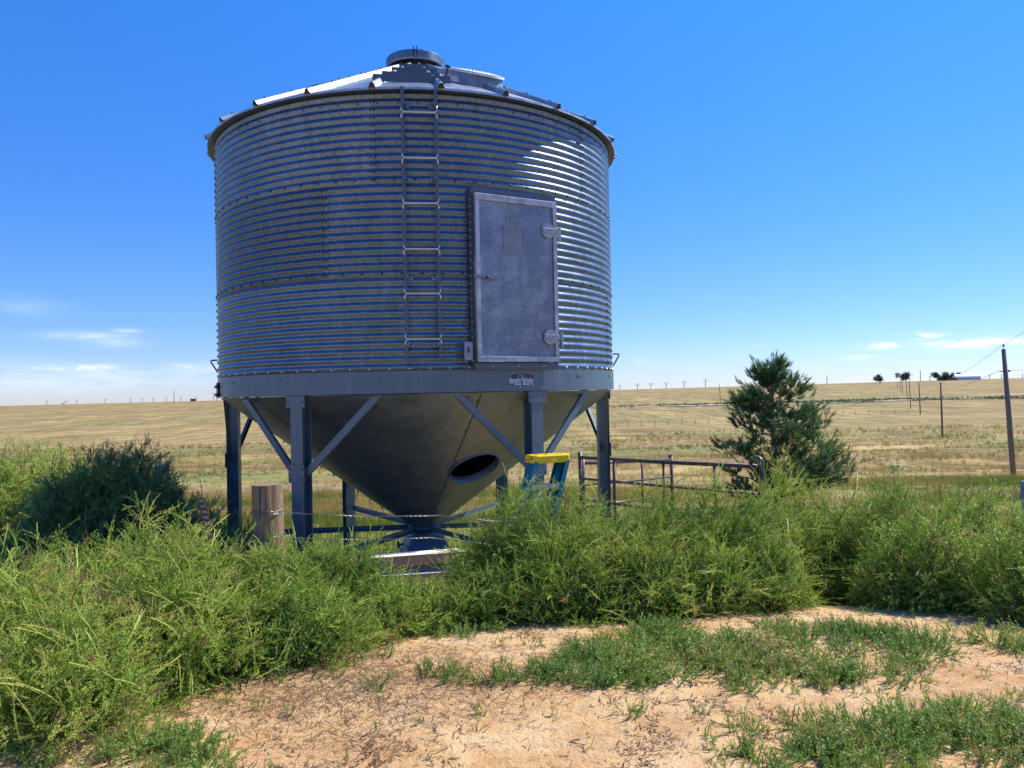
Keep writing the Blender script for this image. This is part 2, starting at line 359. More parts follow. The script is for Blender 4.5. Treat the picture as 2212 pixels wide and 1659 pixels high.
# ---------------------------------------------------------------- grain bin
BX, BY = -1.306, 11.12; BG = hz(BX, BY)
tc = -np.array([BX, BY])/math.hypot(BX, BY); rv = np.array([-tc[1], tc[0]])
def B(ph, R, z):                          # local to the bin's base
    a = radians(ph); q = R*(cos(a)*tc+sin(a)*rv); return np.array([q[0], q[1], z-BG])
def Bd(ph): a = radians(ph); q = cos(a)*tc+sin(a)*rv; return np.array([q[0], q[1], 0.])
def Bt(ph): return Bd(ph+90)
R0 = 2.74; Z0, Z1, Z2, HR = 1.62, 1.86, 4.938, 1.026
bin_ = empty('grain_bin', (BX, BY, BG), 'large round corrugated galvanized grain bin on legs with a hopper cone and an access door', 'grain bin')
def revolve(prof, ph0=-180, ph1=180, n=288, closed=True):
    phs = np.linspace(ph0, ph1, n, endpoint=not closed); m = len(prof); V = np.array([B(p, r, z) for r, z in prof for p in phs])
    k = len(phs); F = []
    for i in range(m-1):
        for j in range(k if closed else k-1): F.append((i*k+j, i*k+(j+1) % k, (i+1)*k+(j+1) % k, (i+1)*k+j))
    return V, F
def dome(mb, c, nrm, r, mi):              # little bolt head
    nrm = nrm/np.linalg.norm(nrm); a = np.cross(nrm, [0, 0, 1.]); a /= np.linalg.norm(a)+1e-9; b = np.cross(nrm, a)
    V = [c+nrm*r*.9]+[c+nrm*r*.5+r*.8*(cos(t)*a+sin(t)*b) for t in np.arange(6)*pi/3]+[c+r*(cos(t)*a+sin(t)*b) for t in np.arange(6)*pi/3]
    F = [(0, 1+i, 1+(i+1) % 6) for i in range(6)]+[(1+i, 7+i, 7+(i+1) % 6, 1+(i+1) % 6) for i in range(6)]
    mb.add(V, F, mi)
AMP = .0076; NC = 12
seams = {0: [-10, 48, 108, 168, -132, -72], 1: [-22, 98, 158, -142, -82], 2: [-76, 64, 124, -176, -126]}
for ring in range(3):                     # 0 = top
    zt = Z2-ring*HR; zb = zt-HR; prof = []
    off = .004*(ring == 1) if ring else .002
    for i in range(NC*8+1):
        t = i/(NC*8); prof.append((R0+off+AMP*cos(2*pi*NC*t+pi), zt-t*(HR-.004)))
    V, F = revolve(prof); mb = MB(); mb.add(V, F, 0)
    for s_ in seams[ring]:
        for k in range(NC):
            z = zt-(k+.5)*HR/NC
            for dp in (-.42, .42): dome(mb, B(s_+dp, R0+off+AMP, z), Bd(s_+dp), .014, 1)
        # lap edge of the sheet
        lp = [(r+.003, z) for r, z in prof]; V2, F2 = revolve(lp, s_-1.1, s_+1.0, 8, False); mb.add(V2, F2, 0)
    for ph in np.arange(-180, 180, 4.6):
        if ring == 0: zz = [zb+.045]
        elif ring == 1: zz = [zb+.045]
        else: zz = [zb+.03]
        for z in zz: dome(mb, B(ph+ring*1.3, R0+off+AMP*.9, z), Bd(ph), .016, 2 if ring == 2 else 1)
        if ring == 0: dome(mb, B(ph*1.0+1, R0+AMP, Z2-.14), Bd(ph), .011, 1)
    o = mb.build('wall_ring', [M_wall, M_steel, M_zinc], bin_, smooth=True)
    av = np.vstack(mb.v); aa_ = np.degrees(np.arctan2(av[:, :2]@rv, av[:, :2]@tc)); ss_ = np.sort(np.array([(q+180) % 360-180 for q in seams[ring]])); sid = np.searchsorted(ss_, aa_) % len(ss_)
    attr(o, 'sheet', np.array([[.95, .8, .6, .35, .5, .9], [.7, .3, .05, .45, .8, .5], [.4, .55, .30, .7, .6, .5]][ring])[sid % 6])
# band
mb = MB(); V, F = revolve([(R0-.03, Z0), (R0+.012, Z0), (R0+.012, Z0+.004), (R0+.012, Z1+.005), (R0-.03, Z1+.005)], n=180); mb.add(V, F)
for ph in range(-176, 184, 20):
    mb.box(B(ph, R0+.014, Z0+.175), (.09, .01, .028), np.column_stack([Bt(ph), Bd(ph), [0, 0, 1]]))
ob = mb.build('ring_band', M_paint, bin_, smooth=False)
mb = MB(); phs = np.linspace(-82, -62, 9)
V, F = revolve([(R0+.013, Z0-.012), (R0+.034, Z0-.012), (R0+.034, Z1-.05), (R0+.013, Z1-.05)], -84, -69, 8, False); mb.add(V, F, 0)
for ph in np.arange(-82.5, -69, 1.9):
    for z in (Z0+.035, Z0+.14):
        dome(mb, B(ph, R0+.034, z), Bd(ph), .026, 1); dome(mb, B(ph, R0+.05, z), Bd(ph), .014, 2)
mb.build('splice_plate', [M_paint, M_steel, M_zinc], bin_)
M_rail = simple('dull_steel', (.085, .115, .15), .45, .5, .1)
# cone with a real round hole for the manway
CZ1, CR1 = -.27, .21
slope = (Z0-CZ1)/(R0-CR1)
def cone_pt(ph, R): return B(ph, R, CZ1+(R-CR1)*slope)
HP, HRr = 27.5, 1.42; hc = cone_pt(HP, HRr); hn = Bd(HP)*slope+np.array([0, 0, -1.]); hn /= np.linalg.norm(hn); HRAD = .335
ha = Bt(HP); hb = np.cross(hn, ha)
phs = np.linspace(-180, 180, 361)[:-1]; Rs = np.linspace(CR1, R0-.01, 90)
V = np.array([cone_pt(p, r) for r in Rs for p in phs]); rel = V-hc; u_, v_, w_ = rel@ha, rel@hb, rel@hn
inside = (np.hypot(u_, v_) < HRAD) & (abs(w_) < .3)
F = []; touch = set()
for i in range(len(Rs)-1):
    for j in range(360):
        f = (i*360+j, i*360+(j+1) % 360, (i+1)*360+(j+1) % 360, (i+1)*360+j)
        ins = [inside[q] for q in f]
        if all(ins): continue
        if any(ins): touch.update(q for q in f if inside[q])
        F.append(f)
for q in touch:                            # pull the ragged edge out to the circle
    rr = math.hypot(u_[q], v_[q]); k = HRAD/rr
    V[q] = V[q]+(k-1)*(ha*u_[q]+hb*v_[q])
mb = MB(); mb.add(V, F, 0)
for p_ in (14, 74, 134, -166, -106, -46):   # sheet laps with small bolts
    a = [cone_pt(p_, R)+Bd(p_)*.004 for R in np.linspace(CR1+.02, R0-.05, 30)]
    if p_ == 14: a = [q for q in a]
    b = [cone_pt(p_+.35, R)+Bd(p_)*.006 for R in np.linspace(CR1+.02, R0-.05, 30)]
    vv = np.array(a+b); mb.add(vv, [(i, i+1, 31+i, 30+i) for i in range(29)], 1)
    for R in np.linspace(.5, 2.6, 14): dome(mb, cone_pt(p_-.6/R, R), hn if p_ == 14 else Bd(p_), .010, 1)
for ph, in [(x,) for x in (-88.,)]:
    for R in np.linspace(.6, 2.6, 13): mb.tube([cone_pt(ph, R), cone_pt(ph, R)+np.array([0, 0, -.05])], .01, 6, 1)
mb.build('hopper_cone', [M_cone, M_steel], bin_, smooth=True)
mb = MB(); N = 64                          # collar round the opening
ringp = [(HRAD-.004, -.09), (HRAD-.004, .008), (HRAD+.006, .014), (HRAD+.012, .008), (HRAD+.010, -.03)]
V = [hc+ha*r*cos(t)+hb*r*sin(t)+hn*h for r, h in ringp for t in np.arange(N)*2*pi/N]
mb.add(V, [(i*N+j, i*N+(j+1) % N, (i+1)*N+(j+1) % N, (i+1)*N+j) for i in range(len(ringp)-1) for j in range(N)])
mb.build('opening_collar', M_paint, bin_, smooth=True)
# legs, braces
LEGS = [-31, 29, -91, 89, 149, -151]
def hsec(mb, p0, p1, e1, e2, w, d, t=.012, web=.010, mi=0):
    # H section: flanges face e2 (outward), web along e2
    poly = [(-w/2, -d/2), (w/2, -d/2), (w/2, -d/2+t), (web/2, -d/2+t), (web/2, d/2-t), (w/2, d/2-t), (w/2, d/2), (-w/2, d/2), (-w/2, d/2-t), (-web/2, d/2-t), (-web/2, -d/2+t), (-w/2, -d/2+t)]
    mb.prism(poly, p0, np.asarray(p1)-p0, e1, e2, mi)
for ph in LEGS:
    q = B(ph, R0-.09, 0); gzv = hz(BX+q[0], BY+q[1]); mb = MB()
    hsec(mb, B(ph, R0-.09, gzv-.05), B(ph, R0-.09, Z0-.002), Bt(ph), Bd(ph), .165, .16)
    mb.box(B(ph, R0-.09, gzv+.01), (.28, .28, .03), np.column_stack([Bt(ph), Bd(ph), [0, 0, 1]]))
    mb.build('leg', M_paint, bin_, bevel=.002)
    for s_ in (-1, 1):
        a = B(ph+s_*1.8, R0-.06, .74); b = B(ph+s_*21, R0-.05, Z0-.003); d = b-a; L = np.linalg.norm(d); d /= L
        o_ = Bd(ph+s_*11); e1 = np.cross(d, o_); e1 /= np.linalg.norm(e1); e2 = np.cross(e1, d)
        mb = MB(); mb.prism([(-.04, -.012), (.04, -.012), (.04, .03), (.034, .03), (.034, -.006), (-.034, -.006), (-.034, .03), (-.04, .03)], a, b-a, e1, -e2)
        mb.build('brace', M_paint, bin_, bevel=.0015)
    mb = MB(); Rg = np.column_stack([Bt(ph), Bd(ph), [0, 0, 1]]); mb.box(B(ph, R0+.0, .74), (.22, .008, .20), Rg)
    for u in (-.085, .085):
        for zz in (.68, .80): dome(mb, B(ph, R0+.004, zz)+Bt(ph)*u, Bd(ph), .013, 1)
    mb.build('gusset', [M_paint, M_steel], bin_)
    mb = MB(); mb.box(B(ph, R0-.002, Z0-.07), (.26, .008, .13), Rg)
    for u in (-.1, .1): dome(mb, B(ph, R0+.002, Z0-.07)+Bt(ph)*u, Bd(ph), .013, 1)
    mb.build('gusset', [M_paint, M_steel], bin_)
    a = B(ph, R0-.18, -.30); b = B(ph, .22, -.30); d = b-a; mb = MB(); e1 = np.array([0, 0, 1.]); e2 = Bt(ph)
    mb.prism([(-.035, -.035), (.035, -.035), (.035, -.028), (-.028, -.028), (-.028, .035), (-.035, .035)], a, d, e1, e2)
    mb.build('hub_brace', M_paint, bin_)
# hub, gate
mb = MB(); V, F = revolve([(.215, -.262), (.24, -.28), (.24, -.33), (.21, -.335), (.20, -.42), (.27, -.43)], n=48); mb.add(V, F); mb.build('outlet_hub', M_hub, bin_, smooth=True)
gt = MB(); ax1, ax2 = Bt(10), Bd(10)
def frus(mb, z0, w0, z1, w1, mi=0):
    c = lambda s1, s2, w, z: ax1*s1*w+ax2*s2*w+np.array([0, 0, z-BG])
    V = [c(-1, -1, w0, z0), c(1, -1, w0, z0), c(1, 1, w0, z0), c(-1, 1, w0, z0), c(-1, -1, w1, z1), c(1, -1, w1, z1), c(1, 1, w1, z1), c(-1, 1, w1, z1)]
    mb.add(V, [(0, 1, 2, 3), (7, 6, 5, 4), (0, 4, 5, 1), (1, 5, 6, 2), (2, 6, 7, 3), (3, 7, 4, 0)], mi)
frus(gt, -.43, .24, -.64, .32); frus(gt, -.642, .33, -.66, .33)
gt.box(ax1*-.30+ax2*.28+np.array([0, 0, -.72-BG]), (.03, .03, .12)); gt.box(ax1*-.35+np.array([0, 0, -.53-BG]), (.09, .03, .03)); gt.box(ax1*-.38+np.array([0, 0, -.53-BG]), (.03, .03, .10))
gt.build('slide_gate', M_hub, bin_, bevel=.004)
# roof
RE, RC = 2.835, .40; ZE, ZC = Z2+.0, 6.20
def roof_pt(ph, R, dz=0.): return B(ph, R, ZE+.004+(RE-R)/(RE-RC)*(ZC-ZE-.004)+dz)
RIB = [5.5+15*k for k in range(24)]; mb = MB(); V = []; F = []
for i, R in enumerate(np.linspace(RE, RC, 6)):
    for k, p_ in enumerate(RIB):
        for q in range(3): V.append(roof_pt(p_+5*q, R*(1. if q == 0 else (cos(radians(7.5))/cos(radians(7.5-5*q)) if False else 1.))))
k = 72
F = [(i*k+j, i*k+(j+1) % k, (i+1)*k+(j+1) % k, (i+1)*k+j) for i in range(5) for j in range(k)]
# turned-down eave lip and soffit
Vl = [B(p_+5*q, RE, ZE-.022) for p_ in RIB for q in range(3)]+[B(p_+5*q, R0+.006, ZE-.018) for p_ in RIB for q in range(3)]
mb.add(V, F, 0); base = MB()
mb.add(np.vstack([np.array(V[:k]), np.array(Vl)]), [(j, (j+1) % k, k+(j+1) % k, k+j) for j in range(k)], 0)
mb.add(np.array(Vl), [(j, (j+1) % k, k+(j+1) % k, k+j) for j in range(k)], 1)
mb.build('roof', [M_roof, M_rail], bin_)
for p_ in RIB:
    mb = MB(); prof = [(-.042, 0), (-.032, .015), (-.020, .046), (0, .056), (.020, .046), (.032, .015), (.042, 0)]
    a = roof_pt(p_, RE+.02, .0); b = roof_pt(p_, RC+.05, .0); d = b-a; d_ = d/np.linalg.norm(d); e1 = Bt(p_); e2 = np.cross(e1, d_); e2 = e2 if e2[2] > 0 else -e2
    mb.prism(prof, a, d, e1, e2, 0)
    mb.prism([(x*.97, y*.97) for x, y in prof], a-d_*.004, d_*.002, e1, e2, 1)
    for R in np.linspace(.7, 2.7, 6): dome(mb, roof_pt(p_, R)+e2*.055, e2, .014, 1)
    mb.build('roof_rib', [M_roof, M_black], bin_)
# small folded bracket at the left rib
a = roof_pt(-68.5+.0, 1.15, .05)
mb = MB(); mb.box(roof_pt(-69.5, 1.35, .14), (.34, .02, .10), np.column_stack([Bd(-69.5)*.93+np.array([0, 0, -.36]), Bt(-69.5), Bd(-69.5)*.36+np.array([0, 0, .93])])); mb.build('rib_bracket', M_pipe, bin_)
# cap
mb = MB(); V, F = revolve([(.37, ZC-.03), (.37, ZC+.06), (.345, ZC+.06), (.345, ZC+.13)], n=64); mb.add(V, F); mb.build('roof_collar', M_trim, bin_, smooth=True)
mb = MB(); tl = lambda V: np.array(V)
CP = []
capprof = [(.385, -.02), (.415, -.02), (.42, .0), (.42, .13), (.41, .145), (.25, .20), (.02, .225)]
V, F = revolve([(r, ZC+.125+h*.8) for r, h in capprof], n=72); mb.add(V, F, 0)
V, F = revolve([(.385, ZC+.11), (.38, ZC+.17), (.30, ZC+.175)], n=72); mb.add(V, F, 0)
for s_ in (-.022, .022): mb.box(B(0, .432, ZC+.21)+Bt(0)*s_, (.014, .02, .12), np.column_stack([Bt(0), Bd(0), [0, 0, 1]]), 1)
mb.box(B(0, .425, ZC+.14), (.05, .012, .1), np.column_stack([Bt(0), Bd(0), [0, 0, 1]]), 0)
mb.build('roof_cap', [M_trim, M_steel], bin_, smooth=False)
# roof steps
for R, wl, wr in ((2.42, .486, .396), (2.05, .396, .286), (1.50, .298, .268), (1.0, .215, .178)):
    c = roof_pt(0., R, .0); mb = MB()
    mb.prism([(0, 0), (.006, 0), (.006, .078), (.06, .078), (.06, .084), (0, .084)], c-Bt(1)*wl, Bt(1)*(wl+wr), -Bd(1), np.array([0, 0, 1.])*1.0)
    for s_ in (-wl+.08, wr-.08): mb.box(c+Bt(1)*s_+np.array([0, 0, .0])-Bd(1)*.03, (.03, .03, .12), np.column_stack([Bt(1), Bd(1), [0, 0, 1]]))
    mb.build('roof_step', M_rail, bin_)
# hatch
HPH = 21.5; hcn = roof_pt(HPH, 1.90, 0); e_o = (roof_pt(HPH, 1.5)-roof_pt(HPH, 2.3)); e_o /= np.linalg.norm(e_o); e_t = Bt(HPH); e_n = np.cross(e_t, e_o); e_n = e_n if e_n[2] > 0 else -e_n
nl = e_n*.55+np.array([0, 0, 1.])*.45; nl /= np.linalg.norm(nl)
def outl(r, h, n=40, sq=.75):
    pts = []
    for t in np.arange(n)*2*pi/n:
        c_, s_ = cos(t), sin(t); k = 1/(abs(c_)**2.8+abs(s_)**2.8)**(1/2.8)
        p = hcn+(e_o*c_*k*.50+e_t*s_*k*.30)*r; lift_ = h+(.06 if h > 0 else 0)*(.5-(c_*k)*.5); pts.append(p+np.array([0, 0, 1.])*lift_)
    return pts
N = 40; V = outl(1, -.05)+outl(1, .11)
mb = MB(); mb.add(V, [(j, (j+1) % N, N+(j+1) % N, N+j) for j in range(N)]); hat = mb.build('roof_hatch', M_door, bin_, smooth=True)
V = outl(1.06, .085)+outl(1.06, .115)+outl(.5, .128)+[hcn+np.array([0, 0, .165])]
mb = MB(); mb.add(V, [(j, (j+1) % N, N+(j+1) % N, N+j) for j in range(2*N) if (j % N) != N-1]+[(N-1, 0, N, 2*N-1), (2*N-1, N, 2*N, 3*N-1)]+[(2*N+j, 2*N+(j+1) % N, 3*N) for j in range(N)])
mb.build('hatch_lid', M_white_blue if 'M_white_blue' in globals() else simple('pale_blue_lid', (.72, .80, .84), .5, .1), hat)
mb = MB(); q = hcn-e_t*.40+e_o*-.1+e_n*.1; mb.tube([q+e_n*-.1, q+e_n*.06], .012, 6); mb.tube([q+e_n*.04-e_o*.05, q+e_n*.04+e_o*.05], .018, 6); mb.build('hatch_latch', M_steel, hat)
# ladder on the wall
lad = bpy.data.objects.new('wall_ladder', None); COL.objects.link(lad); lad.parent = bin_; lad.location = tuple(B(.5, 2.86, 1.95))
Lr = lambda p: np.asarray(p)-B(.5, 2.86, 1.95)
M_rail_ = simple('ladder_rail_steel', (.085, .115, .15), .4, .6, .1)
LC = .6; tD, tT = Bd(LC), Bt(LC); HW = .192
def LP(u, z, o=0.): return Lr(B(LC, 2.865, z)+tT*u+tD*o)
for s_ in (-1, 1):
    mb = MB(); mb.prism([(-.016, -.003), (.016, -.003), (.016, .003), (-.016, .003)], LP(s_*HW-s_*.012, 1.95), np.array([0, 0, 4.93-1.95]), tT, tD)
    mb.prism([(-.003, -.02), (.003, -.02), (.003, .0), (-.003, .0)], LP(s_*HW, 1.95), np.array([0, 0, 4.93-1.95]), tT, tD); mb.build('ladder_rail', M_rail, lad)
for z in (4.65, 4.155, 3.665, 3.17, 2.69, 2.20):
    mb = MB()
    for sg in (1, -1):
        pts = []
        for a in np.linspace(0, pi/2, 6): pts.append(LP(-HW+.032-.032*cos(a), z+sg*(.032-.032*sin(a))+sg*.003, .012))
        pts2 = [LP(HW-.032+.032*cos(a), z+sg*(.032-.032*sin(a))+sg*.003, .012) for a in np.linspace(0, pi/2, 6)][::-1]
        mb.tube([LP(-HW, z+sg*.07, .012)]+pts+pts2+[LP(HW, z+sg*.07, .012)], 0.0075, 8)
    mb.build('rung', M_zinc, lad, smooth=True)
for z in (4.76, 3.95, 2.88, 2.15):
    for s_ in (-1, 1):
        mb = MB(); Rm = np.column_stack([tT, tD, [0, 0, 1]]); mb.box(LP(s_*(HW-.02), z, -.055), (.04, .11, .04), Rm); mb.box(LP(s_*(HW-.055), z-.01, -.1), (.07, .006, .05), Rm)
        dome(mb, LP(s_*(HW-.06), z-.01, -.096), tD, .018, 0); mb.build('ladder_bracket', M_trim, lad)
# door
DP = 22.7; dd, dt = Bd(DP), Bt(DP); DZ0, DZ1, DW = 1.945, 3.80, 1.06; DR = 2.80
dr = bpy.data.objects.new('access_door', None); COL.objects.link(dr); dr.parent = bin_; dorg = B(DP, DR, DZ0); dr.location = tuple(dorg)
def D(u, z, o=0.): return dt*u+dd*o+np.array([0, 0, z])
DH = DZ1-DZ0; Rm = np.column_stack([dt, dd, [0, 0, 1]])
mb = MB(); nU, nV = 20, 34; V = []; F = []
for j in range(nV+1):                     # pressed sheet: rolled rim, slightly dished face, dented lower corner
    for i in range(nU+1):
        u, v = i/nU, j/nV; e = min(u, 1-u)*DW; f = min(v, 1-v)*DH; m_ = min(e, f)
        o_ = .055-.018*sst(.015, .06, m_)+.004*sin(7*u+3*v)*sst(.05, .2, m_)+.02*math.exp(-((u-.12)**2/.02+(v-.03)**2/.004))
        V.append(D((u-.5)*DW, v*DH, o_))
F = [(j*(nU+1)+i, j*(nU+1)+i+1, (j+1)*(nU+1)+i+1, (j+1)*(nU+1)+i) for j in range(nV) for i in range(nU)]
mb.add(V, F)
mb.box(D(0, DH/2, .012), (DW-.004, .03, DH-.004), Rm)
dpn = mb.build('door_panel', M_door, dr, smooth=True)
mb = MB()
for z0, h_ in ((0, .06), (DH-.075, .07)): mb.box(D(0, z0+h_/2+.002, .054), (DW-.01, .008, h_), Rm)
for u in (-DW/2+.028, DW/2-.028): mb.box(D(u, DH/2, .0535), (.05, .008, DH-.15), Rm)
mb.build('door_rim', simple('chalky_zinc_rim', (.38, .42, .47), .55, .5, .30, 8), dr, bevel=.003)
M_hinge = simple('hinge_zinc', (.30, .34, .40), .5, .5, .15, 30)
for z in (DH*.815, DH*.155):
    mb = MB(); mb.box(D(DW/2-.09, z, .066), (.20, .012, .055), Rm, 0); mb.box(D(DW/2+.03, z-.035, .055), (.03, .04, .17), Rm, 0)
    for u in (-.02, .03): dome(mb, D(DW/2-.12+u, z, .072), dd, .010, 1)
    n_ = 20; V = [D(DW/2-.12+.085*cos(t), z+.0+.085*sin(t), .0595) for t in np.arange(n_)*2*pi/n_]+[D(DW/2-.12+.085*cos(t), z+.085*sin(t), .04) for t in np.arange(n_)*2*pi/n_]
    mb.add(V, [tuple(range(n_))]+[(i, (i+1) % n_, n_+(i+1) % n_, n_+i) for i in range(n_)], 0)
    mb.build('hinge', [M_hinge, M_steel], dr, bevel=.003)
mb = MB(); tilt = radians(-4); Rl = Rm@np.array([[cos(tilt), 0, -sin(tilt)], [0, 1, 0], [sin(tilt), 0, cos(tilt)]]); mb.box(D(-DW/2+.10, DH*.50, .085), (.29, .02, .03), Rl, 0)
dome(mb, D(-DW/2+.12, DH*.50, .095), dd, .022, 1); mb.tube([D(-DW/2+.12, DH*.5, .05), D(-DW/2+.12, DH*.5, .09)], .012, 8, 1); mb.build('latch_handle', [M_trim, M_steel], dr)
# faint pressed label frames on the door
mb = MB()
def frm(u0, z0, u1, z1, t=.005):
    o_ = .0455
    for a, b, c_, d_ in ((u0, z0, u1, z0+t), (u0, z1-t, u1, z1), (u0, z0, u0+t, z1), (u1-t, z0, u1, z1)): mb.box(D((a+c_)/2, (b+d_)/2, o_-.001), (abs(c_-a), .003, abs(d_-b)), Rm)
M_tr = simple('worn_decal', (.30, .35, .41), .6, .5, .3, 120)
frm(-.12, DH*.83, .04, DH*.915); frm(-.165, DH*.655, .10, DH*.825)
for k in range(12):
    z = DH*.67+k*.0235; uu = -.15; mb.box(D((uu+.085-.004*k)/2-.0, z, .0455), (.085-.004*k-uu-.02*random.random(), .002, .006), Rm)
for k in range(9): mb.box(D(-.04+random.uniform(-.05, .05), DH*.872+random.uniform(-.05, .05), .0455), (.05, .002, .008), Rm@np.array([[cos(k), 0, -sin(k)], [0, 1, 0], [sin(k), 0, cos(k)]]))
mb.build('door_decal', M_tr, dr)
# frame around door: jamb channels, header and sill
mb = MB()
for s_ in (-1, 1): mb.box(D(s_*(DW/2+.010), DH/2+.02, -.035), (.02, .07, DH+.10), Rm)
mb.box(D(0, DH+.04, -.03), (DW+.0, .07, .07), Rm); mb.box(D(0, -.045, -.03), (DW+.02, .09, .07), Rm)
for s_ in (-1, 1):
    n_ = 22
    for k in range(n_):
        z = .02+k*(DH)/n_; dome(mb, D(s_*(DW/2+.028), z, -.012), dd, .010, 2)
        if s_ < 0: dome(mb, D(-(DW/2+.088), z, -.012), dd, .012, 1)
for u in (-.33, 0, .33): dome(mb, D(u, -.045, .016), dd, .014, 2)
mb.build('door_frame', [M_rail, M_steel, M_zinc], dr)
mb = MB()
mb.box(D(-DW/2-.10, .12, .03), (.10, .01, .20), Rm); mb.box(D(-DW/2-.10, .13, .037), (.022, .006, .06), Rm, 1); mb.build('slotted_plate', [M_trim, M_steel], dr)
# tie hooks on both silhouettes
for ph in (-79, 78):
    mb = MB(); z = 2.12; mb.tube([B(ph, R0+.01, z), B(ph, R0+.10, z-.005), B(ph, R0+.095, z-.03), B(ph, R0+.01, z-.17)], .011, 8); mb.build('tie_hook', M_trim, bin_)
# band label: dark badge with outlined lettering, bent to the band
stp = bpy.data.objects.new('badge', None); COL.objects.link(stp); stp.parent = bin_
SC_PH, SC_Z = 24.2, 1.745
def bend(u, z, o): ph = SC_PH+math.degrees(u/R0); return B(ph, R0+.012+o, SC_Z+z)
def flat_badge():
    out = [(-.165, -.045), (-.165, .045), (-.10, .062), (0, .074), (.10, .062), (.165, .045), (.165, -.045), (.10, -.058), (0, -.072), (-.10, -.058)]
    mb = MB(); n_ = 17; us = np.linspace(-.165, .165, n_); top = np.interp(us, [-.165, -.1, 0, .1, .165], [.045, .062, .074, .062, .045]); bot = np.interp(us, [-.165, -.1, 0, .1, .165], [-.045, -.058, -.072, -.058, -.045])
    V = [bend(u, t_, .003) for u, t_ in zip(us, top)]+[bend(u, b_, .003) for u, b_ in zip(us, bot)]; mb.add(V, [(i, i+1, n_+i+1, n_+i) for i in range(n_-1)]); return mb.build('badge_plate', simple('badge_black', (.02, .025, .035), .4), stp)
flat_badge()
def text_mesh(name, body, width, height, z, o, mat, offs=0., size_prof=False):
    cu = bpy.data.curves.new(name, 'FONT'); cu.body = body; cu.align_x = 'CENTER'; cu.align_y = 'CENTER'; cu.offset = offs; cu.resolution_u = 3
    to = bpy.data.objects.new(name, cu); COL.objects.link(to); dg = bpy.context.evaluated_depsgraph_get()
    me = bpy.data.meshes.new_from_object(to.evaluated_get(dg)); bpy.data.objects.remove(to)
    V = np.array([v.co[:] for v in me.vertices]); V = V.reshape(-1, 3); mn, mx = V.min(0), V.max(0)
    F = [tuple(p.vertices) for p in me.polygons]
    u = (V[:, 0]-(mn[0]+mx[0])/2)/(mx[0]-mn[0])*width; h = (V[:, 1]-.0)/.75
    ks = (1+.35*np.exp(-(u/.05)**2)) if size_prof else 1
    VV = np.array([bend(a, z+b*height*(k_ if size_prof else 1), o) for a, b, k_ in zip(u, h, np.broadcast_to(ks, len(u)))])
    return mkobj(name, VV, F, mat, stp)
M_tw = simple('letter_white', (.85, .9, .95), .5); M_tb = simple('letter_blue', (.10, .28, .55), .5)
text_mesh('lettering', 'HarvestAg Fabricating', .315, .075, -.008, .0045, M_tw, .035, True)
text_mesh('lettering', 'HarvestAg Fabricating', .305, .072, -.008, .0060, M_tb, -.005, True)
mb = MB()
for u0_, u1_ in ((-.10, -.02), (.01, .11)):
    V = [bend(u, z, .0045) for z in (-.056, -.05) for u in np.linspace(u0_, u1_, 5)]; mb.add(V, [(i, i+1, 6+i, 5+i) for i in range(4)])
mb.build('lettering', M_tw, stp)

